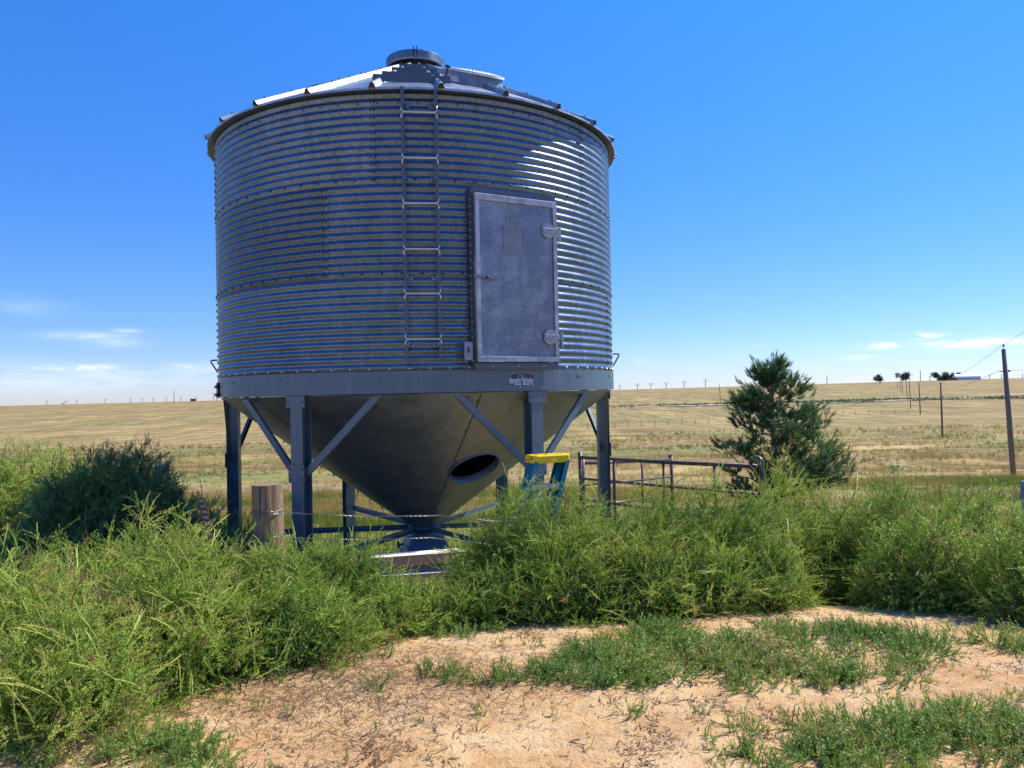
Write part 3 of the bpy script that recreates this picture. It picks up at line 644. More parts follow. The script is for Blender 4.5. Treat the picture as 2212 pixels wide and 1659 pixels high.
# ---------------------------------------------------------------- stepladder
def stepladder():
    top = P(1185, 988, 7.5); a_ = radians(24)
    wx = np.array([cos(a_), sin(a_), 0.]); fn = np.array([sin(a_), -cos(a_), 0.])
    dn = np.array([-.335, -.30, -1.])        # folded, leaning its foot to the left and to us
    base = top.copy()
    for _ in range(60):
        base = base+dn*.03
        if base[2] < hz(base[0], base[1]): break
    L = empty('stepladder', tuple(base), 'blue fiberglass stepladder with bright yellow top leaning beside the front leg of the bin', 'stepladder')
    T0 = top-base; Ld = np.linalg.norm(T0); R_ = np.column_stack([wx, fn, [0, 0, 1]])
    Q = lambda u, f_, z: T0+wx*u+fn*f_+np.array([0, 0, z])
    mb = MB(); ol = [(-.20, -.11), (-.20, .06), (-.17, .10), (.17, .10), (.20, .06), (.20, -.11)]
    V = [Q(a*.96, b*.94, .030) for a, b in ol]+[Q(a, b, .02) for a, b in ol]+[Q(a*1.01, b*1.01, -.045) for a, b in ol]+[Q(a*.97, b*.97, -.045) for a, b in ol]+[Q(a*.97, b*.97, .01) for a, b in ol]
    F = [tuple(range(6))[::-1]]+[(r*6+j, r*6+(j+1) % 6, (r+1)*6+(j+1) % 6, (r+1)*6+j) for r in range(4) for j in range(6)]+[tuple(range(24, 30))]
    mb.add(V, F, 0); mb.box(Q(0, -.01, .0325), (.22, .05, .004), R_, 0)
    for u, f_ in ((-.06, .05), (.06, .05), (.0, -.06), (-.14, 0), (.14, 0)): mb.box(Q(u, f_, .0335), (.035, .02, .002), R_, 1)
    for f_ in (-.07, -.02, .03, .06): dome(mb, Q(-.204, f_, -.012+(.012 if f_ > 0 else -.008)), -wx, .008, 1)
    mb.box(Q(0, .104, -.03), (.05, .01, .02), R_, 0)
    mb.build('top_cap', [M_yel, M_black], L, bevel=.005)
    ax = -T0/Ld
    def rail(name, s_, f0, w0, w1, t_, mat):
        a = Q(s_*w0, f0, -.03); b = a+ax*(Ld+.0)+wx*s_*(w1-w0); d = b-a; dl = d/np.linalg.norm(d)
        e1 = wx-dl*(wx@dl); e1 /= np.linalg.norm(e1); e2 = np.cross(dl, e1); e2 = e2 if e2@fn > 0 else -e2; sg = -s_; t = .006
        poly = [(0, -.045), (sg*t_, -.045), (sg*t_, -.038), (sg*t, -.038), (sg*t, .038), (sg*t_, .038), (sg*t_, .045), (0, .045)]
        mb = MB(); mb.prism(poly, a, d, e1, e2); mb.box(b+np.array([0, 0, .02]), (.05, .10, .04), R_, 1); mb.build(name, [mat, M_black], L, bevel=.0015); return a, b
    fr = [rail('front_rail', s_, .055, .185, .27, .045, M_fib) for s_ in (-1, 1)]
    bk = [rail('rear_rail', s_, -.065, .165, .24, .04, M_fib) for s_ in (-1, 1)]
    for k in range(1, 6):
        t = k/6; a = fr[0][0]*(1-t)+fr[0][1]*t; b = fr[1][0]*(1-t)+fr[1][1]*t; c = (a+b)/2; mb = MB()
        mb.box(c, (np.linalg.norm(b-a)-.014, .085, .022), R_); mb.box(c+fn*.04+np.array([0, 0, -.02]), (np.linalg.norm(b-a)-.014, .006, .03), R_); mb.build('step', M_alu, L)
    for k in (1, 2, 3):
        t = k/3.6; a = bk[0][0]*(1-t)+bk[0][1]*t; b = bk[1][0]*(1-t)+bk[1][1]*t; mb = MB(); mb.tube([a, b], .012, 8); mb.build('rear_bar', M_alu, L)
stepladder()

# ---------------------------------------------------------------- corral panels
def grd(p): return hz(p[0], p[1])
def panel(A, Bp, label, rails, verts, loop_at, corner=False):
    A = np.array(A[:2]+(0,)) if len(A) == 2 else np.array(A); Bp = np.array(Bp)
    base = A.copy(); base[2] = grd(A); o = empty('corral_panel', tuple(base), label, 'livestock panel')
    L2 = Bp-A; pr = .031
    top = lambda t: A+L2*t
    f = lambda t, dz: top(t)-base+np.array([0, 0, -dz])
    # frame posts with rounded top
    g_end = grd(Bp)-base[2]
    mb = MB(); z_t = f(0, 0)[2]; u = L2/np.linalg.norm(L2); u = np.array([u[0], u[1], 0])
    mb.tube([np.array([0, 0, 0.]), np.array([0, 0, z_t*.6]), np.array([0, 0, z_t+.10])], pr*1.15, 12)
    mb.build('end_post', M_pipe, o, smooth=True)
    if loop_at == 0:
        mb = MB(); c = f(0, 0)+np.array([0, 0, .06]); mb.tube([c+u*(.11-.11*cos(a))+np.array([0, 0, .11*sin(a)]) for a in np.linspace(0, pi*.62, 9)], [pr*1.1]*5+[pr*.9, pr*.8, pr*.75, pr*.7], 12); mb.build('bent_top', M_pipe, o, smooth=True)
    b_ = f(1, 0); gb = g_end
    if loop_at == 1:
        mb = MB(); c = b_-u*.12; pts = [c+np.array([0, 0, -.02]), c+np.array([0, 0, .04])]+[c+u*(.09-.09*cos(a))+np.array([0, 0, .04+.08*sin(a)]) for a in np.linspace(0, pi, 12)]+[c+u*.18+np.array([0, 0, -.2]), np.array([(c+u*.18)[0], (c+u*.18)[1], gb])]
        mb.tube(pts, pr*1.2, 12); mb.build('hooped_post', M_pipe, o, smooth=True)
    else:
        mb = MB(); mb.tube([b_+np.array([0, 0, .07]), np.array([b_[0], b_[1], gb])], pr*1.15, 12)
        if loop_at == 2: mb.tube([b_+np.array([0, 0, .07])-u*.0, b_+np.array([0, 0, .12])-u*.04, b_+np.array([0, 0, .09])-u*.10, b_-u*.12], pr*.8, 10)
        mb.build('end_post', M_pipe, o, smooth=True)
    for dz in rails:
        mb = MB(); mb.tube([f(0.0, dz)+u*.03, f(.5, dz+.008), f(1., dz)-u*.03], pr if dz == 0 else pr*.72, 10); mb.build('rail', M_pipe, o, smooth=True)
    for t in verts:
        mb = MB(); hb_ = (grd(top(t))-base[2])+.15; p = f(t, 0); mb.tube([p, np.array([p[0], p[1], hb_])], pr*.72, 8); mb.build('upright', M_pipe, o, smooth=True)
    return o
pA = P(1253, 988, 14.0); pB = P(1638, 1008, 10.7); pC = P(1450, 992, 17.5); pA2 = P(1256, 1001, 14.1)
panel(pA, pB, 'rusty brown pipe corral panel running towards the pine with a hooped right end post', (0, .38, .76, 1.1), (.235, .535, .8), 1)
pA3 = pA2+(pC-pA2)*.012
panel(pA3, pC, 'rusty brown pipe corral panel behind, angled away from the hooped one', (0, .40, .80), (.30, .62), 2)
mb = MB(); q = P(1255, 980, 13.95); 
# ---------------------------------------------------------------- fence posts, wires
pt = P(576, 1046, 5.6); gb = hz(pt[0], pt[1])
def wood_fence_post():
    o = empty('fence_post', (pt[0], pt[1], gb), 'thick weathered round wooden fence post in front of the left bin legs', 'fence post')
    mb = MB(); n = 40; hs_ = np.linspace(-.08, pt[2]-gb, 14); V = []
    for i, h in enumerate(hs_):
        for k in range(n):
            t = 2*pi*k/n; r = .109*(1+.03*sin(3*t+1)+.03*(vn(k*.9, i*.15)-.5)+.012*sin(9*t))-.006*(vn(k*2.3, 5.)>.8)
            if i == 13: r *= .985
            V.append([r*cos(t)+.012*(1-h/1.1), r*sin(t), h])
    V.append([0, 0, hs_[-1]+.006]); F = [(i*n+k, i*n+(k+1) % n, (i+1)*n+(k+1) % n, (i+1)*n+k) for i in range(13) for k in range(n)]+[(13*n+k, 13*n+(k+1) % n, 14*n) for k in range(n)]
    mb.add(V, F); mb.build('post_shaft', M_wood, o)
    mb = MB(); zw = P(576, 1104, 5.6)[2]-gb
    for dz in (0, .012, -.014): mb.tube([[.114*cos(t), .114*sin(t), zw+dz+.006*sin(3*t+dz*90)] for t in np.linspace(0, 2*pi, 30)], .0022, 5)
    mb.build('wire_wrap', M_wire, o)
wood_fence_post()
def barbed(name, pts, label, r=.0022):
    pts = [np.array(p) for p in pts]; fine = []
    for a, b in zip(pts[:-1], pts[1:]):
        n = 60
        for i in range(n): t = i/n; p = a*(1-t)+b*t; p = p+np.array([0, 0, -.02*4*t*(1-t)]); fine.append(p)
    fine.append(pts[-1]); fine = np.array(fine); c0 = fine[0].copy(); mb = MB(); s_ = np.concatenate([[0], np.cumsum(np.linalg.norm(np.diff(fine, axis=0), axis=1))])
    ss = np.arange(0, s_[-1], .012); q = np.stack([np.interp(ss, s_, fine[:, k]) for k in range(3)], 1)
    for ph in (0, pi): mb.tube(q+np.stack([0*ss, .004*np.cos(ss*90+ph), .004*np.sin(ss*90+ph)], 1)-c0, r, 4)
    for t in np.arange(.06, s_[-1], .13):
        c = np.array([np.interp(t, s_, fine[:, k]) for k in range(3)])-c0
        for a in (.6, 2.3): mb.tube([c-np.array([.008, 0, .011])*[cos(a), 0, sin(a)], c+np.array([.008, 0, .011])*[cos(a), 0, sin(a)]], r*.9, 4)
    o = mb.build(name, M_wire); o.location = tuple(c0); return setp(o, label, 'barbed wire')
e1 = P(586, 1104, 5.48)
barbed('barbed_wire', [e1, P(950, 1113, 5.9), P(1300, 1135, 6.4)], 'upper strand of barbed wire running from the thick post across the hopper outlet')
barbed('barbed_wire', [P(590, 1158, 5.48), P(930, 1161, 5.9), P(1300, 1190, 6.4)], 'lower strand of barbed wire running past the slide gate of the bin')
a = P(433, 1076, 6.3); bq = P(482, 1268, 6.2); gg = hz(bq[0], bq[1]); bq = a+(bq-a)*((gg-a[2])/(bq[2]-a[2]))
o = empty('steel_post', tuple(bq), 'leaning studded steel fence post at the edge of the shaded tumbleweed', 'fence post')
d = a-bq; e1_ = np.array([0, -1., 0]); e0 = np.cross(d/np.linalg.norm(d), e1_)
mb = MB(); mb.prism([(-.026, 0), (.026, 0), (.026, -.004), (.003, -.004), (.003, -.032), (-.003, -.032), (-.003, -.004), (-.026, -.004)], np.zeros(3), d, e0, e1_)
for k in range(22): mb.box(d*(k+.5)/22-e1_*.0+e1_*.006, (.03, .012, .016), None, 1)
mb.build('post_shaft', [M_tpost, M_beam], o)
a = P(364, 994, 12.6); b_ = P(358, 1075, 12.6); gg = hz(b_[0], b_[1])
o = empty('fence_post', (b_[0], b_[1], gg), 'thin dark fence post with white rag behind the shaded tumbleweed', 'fence post')
mb = MB(); mb.tube([[0, 0, -.05], a-np.array([b_[0], b_[1], gg])], [.05, .042], 8); mb.build('post_shaft', M_beam, o)
mb = MB(); c = a-np.array([b_[0], b_[1], gg]); 
for k in range(5): q = c+np.array([-.05-.04*k, -.05, -.04-.05*(k % 3)]); mb.add([q, q+[.07, .01, .05], q+[.05, -.02, -.07], q+[-.03, .02, -.03]], [(0, 1, 2), (0, 2, 3)])
mb.build('rag', M_rag, o)

# ---------------------------------------------------------------- beams lying under the hopper
def beam(name, X0, Y0, X1, Y1, d0, th, dp, mats, label, cat, grp=None):
    a, b = P(X0, Y0, d0), P(X1, Y1, d0+.25); a, b = a+(a-b)*.10, b+(b-a)*.6; ax = b-a; n_ = np.array([-ax[1], ax[0], 0]); n_ /= np.linalg.norm(n_); n_ = n_ if n_[1] > 0 else -n_
    c = (a+b)/2; mb = MB(); mb.prism([(0, 0), (0, -th), (dp, -th), (dp, 0)], a-c, ax, n_, np.array([0, 0, 1.]), 0)
    mb.prism([(-.002, .001), (dp+.002, .001), (dp+.002, .008), (-.002, .008)], a-c, ax, n_, np.array([0, 0, 1.]), 1)
    o = mb.build(name, mats, bevel=.008); o.location = tuple(c); return setp(o, label, cat, grp)
z = 7.7
beam('wooden_beam', 815, 1206, 938, 1197, z, .10, .18, [M_beam, M_beamtop], 'brown beam with sunlit top painted pale, uppermost of the pile under the hopper', 'beam')
beam('steel_channel', 815, 1228, 938, 1219, z+.04, .08, .16, [M_paint, M_paint], 'blue grey steel channel between the beams under the hopper', 'steel channel')
beam('wooden_beam', 825, 1246, 938, 1238, z-.02, .105, .18, [M_beam, M_white], 'brown beam with white top, beneath the steel channel', 'beam')  # white strip along the top face
beam('wooden_beam', 825, 1270, 938, 1262, z, .115, .18, [M_beam, M_beam], 'plain brown beam at the bottom of the pile under the hopper', 'beam')

# ---------------------------------------------------------------- vegetation
def sprig(seed, L=.24, nleaf=34, ll=.020, lw=.0042, curve=.5, stem_r=.0022, side=3):
    r = np.random.default_rng(seed); V = []; F = []; T = []
    def arc(o, d, b, L, c, n):
        pts = [o]; p = o; dd_ = d
        for i in range(n): dd_ = dd_+b*c/n; dd_ = dd_/np.linalg.norm(dd_); p = p+dd_*L/n; pts.append(p)
        return np.array(pts)
    def stem(pts, r0_, r1_, t0, t1):
        n = len(pts)
        for ax in (np.array([1., 0, 0]), np.array([0, 1., 0])):
            for i in range(n-1):
                ra = r0_+(r1_-r0_)*i/(n-1); rb = r0_+(r1_-r0_)*(i+1)/(n-1); k = len(V)
                V.extend([pts[i]-ax*ra, pts[i]+ax*ra, pts[i+1]+ax*rb, pts[i+1]-ax*rb]); F.extend([(k, k+1, k+2), (k, k+2, k+3)])
                T.extend([t0+(t1-t0)*i/(n-1)]*2+[t0+(t1-t0)*(i+1)/(n-1)]*2)
    def leaves(pts, n, ll, t0, t1):
        m = len(pts)-1
        for j in range(n):
            s_ = (j+.5+r.uniform(-.3, .3))/n; q = s_*m; i = min(int(q), m-1); p = pts[i]*(1-(q-i))+pts[i+1]*(q-i); d = pts[i+1]-pts[i]; d = d/np.linalg.norm(d)
            a = r.uniform(0, 2*pi); x = np.cross(d, [.3, .5, .8]); x /= np.linalg.norm(x); y = np.cross(d, x); o = cos(a)*x+sin(a)*y
            l = ll*(1.15-.6*s_)*r.uniform(.7, 1.3); ld = o*r.uniform(.6, 1.)+d*r.uniform(.3, .9); ld /= np.linalg.norm(ld); wv = np.cross(ld, o+.01); wv = np.cross(ld, d); wv /= np.linalg.norm(wv)+1e-9
            k = len(V); V.extend([p-wv*lw/2, p+ld*l*.5+wv*lw*.5, p+ld*l-d*0]); F.append((k, k+1, k+2)); T.extend([t0+(t1-t0)*s_]*3)
    b = np.array([1., 0, 0]); main = arc(np.zeros(3), np.array([0, 0, 1.]), b, L, curve, 5); stem(main, stem_r, stem_r*.5, 0, .6); leaves(main, nleaf, ll, 0, .8)
    for k in range(side):
        i = r.integers(1, 4); a = r.uniform(0, 2*pi); o = np.array([cos(a), sin(a), 0]); d = (main[i+1]-main[i]); d = d/np.linalg.norm(d)+o*.8; d /= np.linalg.norm(d)
        s_ = arc(main[i], d, b*.6+np.array([0, 0, .5]), L*r.uniform(.3, .5), curve, 3); stem(s_, stem_r*.6, stem_r*.3, .3, .8); leaves(s_, int(nleaf*.45), ll*.85, .4, 1.)
    return np.array(V), np.array(F), np.array(T)
SPR = [sprig(i, ll=.0165, lw=.0062, nleaf=32, stem_r=.0028, curve=.7+.5*(i % 4)) for i in range(8)]
SPR_LONG = [sprig(20+i, L=.26, nleaf=44, ll=.013, lw=.0045, curve=1.5+.5*(i % 3), stem_r=.0034, side=1) for i in range(5)]
SPR_TWIG = [sprig(40+i, L=.24, nleaf=16, ll=.022, lw=.005, curve=.7+.3*(i % 3), stem_r=.0045, side=4) for i in range(4)]
SPR_LOW = [sprig(60+i, L=.085, nleaf=14, ll=.019, lw=.0055, curve=.6, stem_r=.0016, side=1) for i in range(6)]
SPR_BIG = [sprig(90+i, L=.26, nleaf=34, ll=.034, lw=.010, curve=.6+.3*(i % 3), stem_r=.003) for i in range(5)]
SPR_LEAFY = [sprig(80+i, L=.22, nleaf=26, ll=.034, lw=.009, curve=.4, stem_r=.0025, side=3) for i in range(4)]
def scatter(lib, pos, dirs, scl, tint, r, tipgain=.36):
    Vs, Fs, Ts = [], [], []; n0 = 0; which = r.integers(0, len(lib), len(pos))
    dirs = dirs/np.linalg.norm(dirs, axis=1)[:, None]
    a = np.where(abs(dirs[:, 2:3]) < .95, np.array([[0, 0, 1.]]), np.array([[1., 0, 0]])); x = np.cross(a, dirs); x /= np.linalg.norm(x, axis=1)[:, None]
    y = np.cross(dirs, x); th = r.uniform(0, 2*pi, len(pos))
    # bend plane biased so tips nod outwards and down
    X = x*np.cos(th)[:, None]+y*np.sin(th)[:, None]; Y = np.cross(dirs, X)
    Rm_ = np.stack([X, Y, dirs], axis=2)*scl[:, None, None]
    for k, (V, F, T) in enumerate(lib):
        m = which == k
        if not m.any(): continue
        W_ = np.einsum('nij,vj->nvi', Rm_[m], V)+pos[m][:, None, :]; c = m.sum(); nv = len(V)
        Vs.append(W_.reshape(-1, 3)); Fs.append((F[None]+(np.arange(c)*nv)[:, None, None]+n0).reshape(-1, 3)); n0 += c*nv
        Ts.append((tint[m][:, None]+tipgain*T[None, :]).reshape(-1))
    return np.vstack(Vs), np.vstack(Fs), np.concatenate(Ts)
def merge(parts):
    V, F, T = [], [], []; n = 0
    for v, f, t in parts: V.append(v); F.append(f+n); T.append(t); n += len(v)
    return np.vstack(V), np.vstack(F), np.concatenate(T)
def bush(name, label, cat, lobes, n_s, mat, tint0=.35, spiky=.12, lib=SPR, grp=None, seed=1, tw=.02, scale=1., top_twig=0, leafy=0., lamp=.84):
    r = np.random.default_rng(seed); parts = []; lob = np.array(lobes)   # x, y, rx, ry, h
    cx, cy = lob[:, 0].mean(), lob[:, 1].mean(); g0 = hz(cx, cy)
    wts = lob[:, 2]*lob[:, 4]; wts = wts/wts.sum()
    def shell(n, lo, hi):
        k = r.choice(len(lob), n, p=wts); L_ = lob[k]
        u = r.normal(size=(n, 3)); u[:, 2] = abs(u[:, 2])*1.0-.10; u /= np.linalg.norm(u, axis=1)[:, None]
        s_ = r.uniform(lo, hi, n)
        lump = (.98-.5*lamp)+lamp*fbm(u[:, 0]*2.3+L_[:, 0]*3+9, u[:, 1]*2.3+u[:, 2]*2.6+L_[:, 1], 3)
        s_ = s_*lump
        x = L_[:, 0]+u[:, 0]*L_[:, 2]*s_; y = L_[:, 1]+u[:, 1]*L_[:, 3]*s_; z = H(x, y)*.5+H(L_[:, 0], L_[:, 1])*.5+np.maximum(u[:, 2], -.02)*L_[:, 4]*s_
        z = np.maximum(z, H(x, y)+.01)
        nrm = np.stack([u[:, 0]/L_[:, 2], u[:, 1]/L_[:, 3], u[:, 2]/L_[:, 4]*1.2], 1); nrm /= np.linalg.norm(nrm, axis=1)[:, None]
        return np.stack([x-cx, y-cy, z-g0], 1), nrm, u
    def tintf(p, u): return tint0+.52*(fbm((p[:, 0]+cx)*1.5, (p[:, 1]+cy)*1.5+p[:, 2]*2, 3)-.5)+r.normal(0, .10, len(p))
    nb = int(n_s*.115); pt_, nr_, u_b = shell(nb, .86, 1.10); kk = r.choice(len(lob), nb, p=wts)
    # nearest lobe centre is the root of each plume
    dd2 = (pt_[:, None, 0]+cx-lob[None, :, 0])**2+(pt_[:, None, 1]+cy-lob[None, :, 1])**2; kk = dd2.argmin(1)
    bs_ = np.stack([lob[kk, 0]-cx, lob[kk, 1]-cy, H(lob[kk, 0], lob[kk, 1])-g0+lob[kk, 4]*.12], 1); ctl = bs_*.45+pt_*.55+np.array([0, 0, 1.])*(.22*lob[kk, 4])[:, None]
    tb = tintf(pt_, u_b)+r.normal(0, .09, nb); PP, DD, SS, TT = [], [], [], []
    for j in range(9):
        t = (.42+.58*(j+.5)/9+r.uniform(-.03, .03, nb))[:, None]; q = (1-t)**2*bs_+2*t*(1-t)*ctl+t*t*pt_; tg = 2*(1-t)*(ctl-bs_)+2*t*(pt_-ctl); tg /= np.linalg.norm(tg, axis=1)[:, None]+1e-9
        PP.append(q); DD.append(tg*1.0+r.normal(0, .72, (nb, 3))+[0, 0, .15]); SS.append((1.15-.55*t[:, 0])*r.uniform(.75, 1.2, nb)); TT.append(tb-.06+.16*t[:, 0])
    parts.append(scatter(lib, np.vstack(PP), np.vstack(DD), np.concatenate(SS)*scale*.80, np.concatenate(TT), r))
    parts.append(scatter(SPR_LONG, pt_, tg*1.0+r.normal(0, .25, (nb, 3)), r.uniform(.3, .85, nb)*scale, tb+.12, r, .25))
    n = int(n_s*.22); p, nr, u = shell(n, .82, 1.); d = nr+np.array([0, 0, .35])+r.normal(0, .45, (n, 3)); parts.append(scatter(lib, p, d, r.uniform(.6, 1.15, n)*scale, tintf(p, u), r))
    n = int(n_s*.50); p, nr, u = shell(n, .22, .72); d = nr+np.array([0, 0, .8])+r.normal(0, .5, (n, 3)); parts.append(scatter(lib, p, d, r.uniform(.8, 1.3, n)*scale, tintf(p, u)-.08, r))  # inner sprigs tinted darker to paint in the shade inside the bush
    n = int(n_s*spiky*.6)
    if n: p, nr, u = shell(n, .90, 1.02); d = nr*.8+np.array([0, 0, .75])+r.normal(0, .28, (n, 3)); parts.append(scatter(SPR_LONG, p, d, r.uniform(.6, 1.35, n)*scale, tintf(p, u)+.16, r, .3))
    if leafy: n = int(n_s*leafy); p, nr, u = shell(n, .7, 1.); d = nr+np.array([0, 0, .6])+r.normal(0, .4, (n, 3)); parts.append(scatter(SPR_LEAFY, p, d, r.uniform(.6, 1.1, n)*scale, tintf(p, u), r))
    if top_twig: n = top_twig; p, nr, u = shell(n*3, .92, 1.04); k = p[:, 2] > np.quantile(p[:, 2], .45); p, nr = p[k][:n], nr[k][:n]; n = len(p); d = nr+np.array([.1, 0, .9])+r.normal(0, .35, (n, 3)); parts.append(scatter(SPR_TWIG, p, d, r.uniform(.7, 1.5, n), np.full(n, .86)+r.normal(0, .05, n), r, .1))
    n = int(n_s*tw)
    if n: p, nr, u = shell(n, .9, 1.02); d = nr+np.array([0, 0, .4])+r.normal(0, .6, (n, 3)); parts.append(scatter(SPR_TWIG, p, d, r.uniform(.5, 1., n), np.full(n, .93)+r.normal(0, .04, n), r, .08))
    V, F, T = merge(parts)
    o = empty(name, (cx, cy, g0), label, cat, grp)
    f = mkobj('foliage', V, F, mat, o); attr(f, 'tint', np.clip(T, 0, 1))
    mb = MB()
    for _ in range(26):
        k = r.choice(len(lob), p=wts); L_ = lob[k]; t = r.uniform(0, 2*pi); s_ = r.uniform(.3, .85)
        b = np.array([L_[0]-cx+.03*r.normal(), L_[1]-cy+.03*r.normal(), hz(L_[0], L_[1])-g0-.02]); e = np.array([L_[0]-cx+cos(t)*L_[2]*s_, L_[1]-cy+sin(t)*L_[3]*s_, hz(L_[0], L_[1])-g0+L_[4]*sqrt(max(0.05, 1-s_*s_))*.92])
        m_ = (b+e)/2+np.array([0, 0, .12])*(1 if s_ > .5 else 0)-(e-b)*[.15, .15, 0]; mb.tube([b, b*.3+m_*.7, m_*.4+e*.6, e], [.008, .007, .004, .002], 5)
    l0 = lob[0]
    for L_ in lob[1:]: a_, b_ = [np.array([q[0]-cx, q[1]-cy, hz(q[0], q[1])-g0+.01]) for q in (l0, L_)]; mb.tube([a_, (a_+b_)/2+[0, 0, hz((l0[0]+L_[0])/2, (l0[1]+L_[1])/2)-g0+.012-(a_[2]+b_[2])/2], b_], .007, 5)
    mb.build('stems', simple_stem, o); return o
simple_stem = simple('weed_stems', (.22, .19, .09), .8)
GW = 'feathery green weeds grown along the fence line'
def wx(X, d): return (X-1106)/FPX*d
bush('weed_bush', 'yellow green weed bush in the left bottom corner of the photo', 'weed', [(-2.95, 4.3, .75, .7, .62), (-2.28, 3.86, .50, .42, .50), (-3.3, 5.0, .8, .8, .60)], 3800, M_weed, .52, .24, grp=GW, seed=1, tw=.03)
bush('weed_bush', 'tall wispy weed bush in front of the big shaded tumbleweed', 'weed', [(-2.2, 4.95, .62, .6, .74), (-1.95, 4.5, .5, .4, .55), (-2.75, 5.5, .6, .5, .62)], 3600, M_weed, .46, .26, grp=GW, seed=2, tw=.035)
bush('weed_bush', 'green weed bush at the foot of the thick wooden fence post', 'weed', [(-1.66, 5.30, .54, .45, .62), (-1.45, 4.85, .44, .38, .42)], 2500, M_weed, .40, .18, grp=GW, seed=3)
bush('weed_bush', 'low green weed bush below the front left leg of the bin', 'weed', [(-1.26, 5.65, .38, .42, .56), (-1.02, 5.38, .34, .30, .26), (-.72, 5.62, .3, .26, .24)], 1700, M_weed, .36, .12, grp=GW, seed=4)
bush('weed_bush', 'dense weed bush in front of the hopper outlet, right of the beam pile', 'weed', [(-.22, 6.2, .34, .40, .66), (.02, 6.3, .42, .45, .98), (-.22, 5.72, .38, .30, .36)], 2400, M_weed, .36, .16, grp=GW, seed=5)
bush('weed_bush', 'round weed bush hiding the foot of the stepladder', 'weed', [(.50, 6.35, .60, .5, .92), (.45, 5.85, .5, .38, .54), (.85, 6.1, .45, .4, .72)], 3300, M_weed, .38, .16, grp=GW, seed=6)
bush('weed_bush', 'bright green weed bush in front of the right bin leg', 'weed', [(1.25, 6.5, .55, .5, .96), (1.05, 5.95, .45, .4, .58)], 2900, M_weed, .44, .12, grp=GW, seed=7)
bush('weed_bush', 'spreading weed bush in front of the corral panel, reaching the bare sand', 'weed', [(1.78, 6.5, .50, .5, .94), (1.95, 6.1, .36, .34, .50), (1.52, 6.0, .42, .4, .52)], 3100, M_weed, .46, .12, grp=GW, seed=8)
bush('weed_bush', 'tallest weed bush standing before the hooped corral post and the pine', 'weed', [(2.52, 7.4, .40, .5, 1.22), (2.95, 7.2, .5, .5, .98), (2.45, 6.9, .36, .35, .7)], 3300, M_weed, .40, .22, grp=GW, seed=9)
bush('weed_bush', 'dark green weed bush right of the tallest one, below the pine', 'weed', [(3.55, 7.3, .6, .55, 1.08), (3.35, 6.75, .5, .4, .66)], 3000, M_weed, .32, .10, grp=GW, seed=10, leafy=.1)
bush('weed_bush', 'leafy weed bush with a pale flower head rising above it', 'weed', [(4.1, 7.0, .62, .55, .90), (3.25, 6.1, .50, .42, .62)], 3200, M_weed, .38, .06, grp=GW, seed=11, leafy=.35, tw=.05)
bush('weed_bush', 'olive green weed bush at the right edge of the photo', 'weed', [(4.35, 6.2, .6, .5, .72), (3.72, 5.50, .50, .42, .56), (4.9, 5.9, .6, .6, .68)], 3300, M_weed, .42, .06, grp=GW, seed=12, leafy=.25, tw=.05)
bush('tumbleweed', 'big round dark tumbleweed standing in the shadow of the bin', 'tumbleweed', [(-4.62, 8.9, .85, .9, 1.82), (-5.0, 8.7, .60, .7, 1.50), (-4.05, 8.7, .50, .6, 1.30)], 11500, M_dark, .42, .05, lib=SPR_BIG, seed=13, tw=.02, scale=1.0, top_twig=170, lamp=.35)
bush('tumbleweed', 'small dark twiggy tumbleweed beside the leaning steel post', 'tumbleweed', [(-3.35, 8.3, .42, .4, 1.1), (-3.0, 8.2, .3, .3, .85)], 1300, M_dark, .4, .05, lib=SPR_BIG, seed=14, tw=.12, top_twig=80)
bush('weed_bush', 'sunlit weed bush behind the big tumbleweed at the left edge', 'weed', [(-8.4, 12.8, 1.3, 1.1, 1.75), (-7.2, 12.4, 1.0, .9, 1.6), (-9.6, 13, 1.2, 1, 1.7)], 6500, M_weed, .46, .06, lib=SPR_BIG, seed=15, grp=GW, scale=1.4)
bush('weed_bush', 'farther weed bush behind the row at the right edge', 'weed', [(5.6, 8.4, .8, .6, .85), (5.0, 8.6, .6, .6, .85), (6.5, 8.2, .8, .7, .8)], 3000, M_weed, .42, .08, seed=16, grp=GW, scale=1.2)

# pale umbel plant above the leafy bush
ub = P(1945, 1090, 7.0); u_top = P(1940, 1008, 7.0); gg = hz(ub[0], ub[1])
o = empty('flowering_plant', (ub[0], ub[1], gg), 'slim stem with pale yellow flower head above the right weeds', 'plant')
mb = MB(); tp = u_top-np.array([ub[0], ub[1], gg]); mb.tube([[0, 0, 0], tp*.5+[.02, 0, 0], tp], [.005, .004, .002], 5)
for k in range(9): a = rng.uniform(0, 2*pi); mb.tube([tp*(.5+.025*k), tp*(.55+.03*k)+[.12*cos(a), .1*sin(a), .05]], .0022, 4)
mb.build('stem', simple_stem, o)
V = [tp]; F = []
for k in range(160):
    c = tp+rng.normal(0, 1, 3)*[.045, .045, .014]; q = rng.normal(0, .006, (2, 3)); V += list(c+q); F.append((0, 2*k+1, 2*k+2))
mkobj('flower_head', np.array(V), F, simple('pale_flowers', (.6, .58, .28), .7), o)

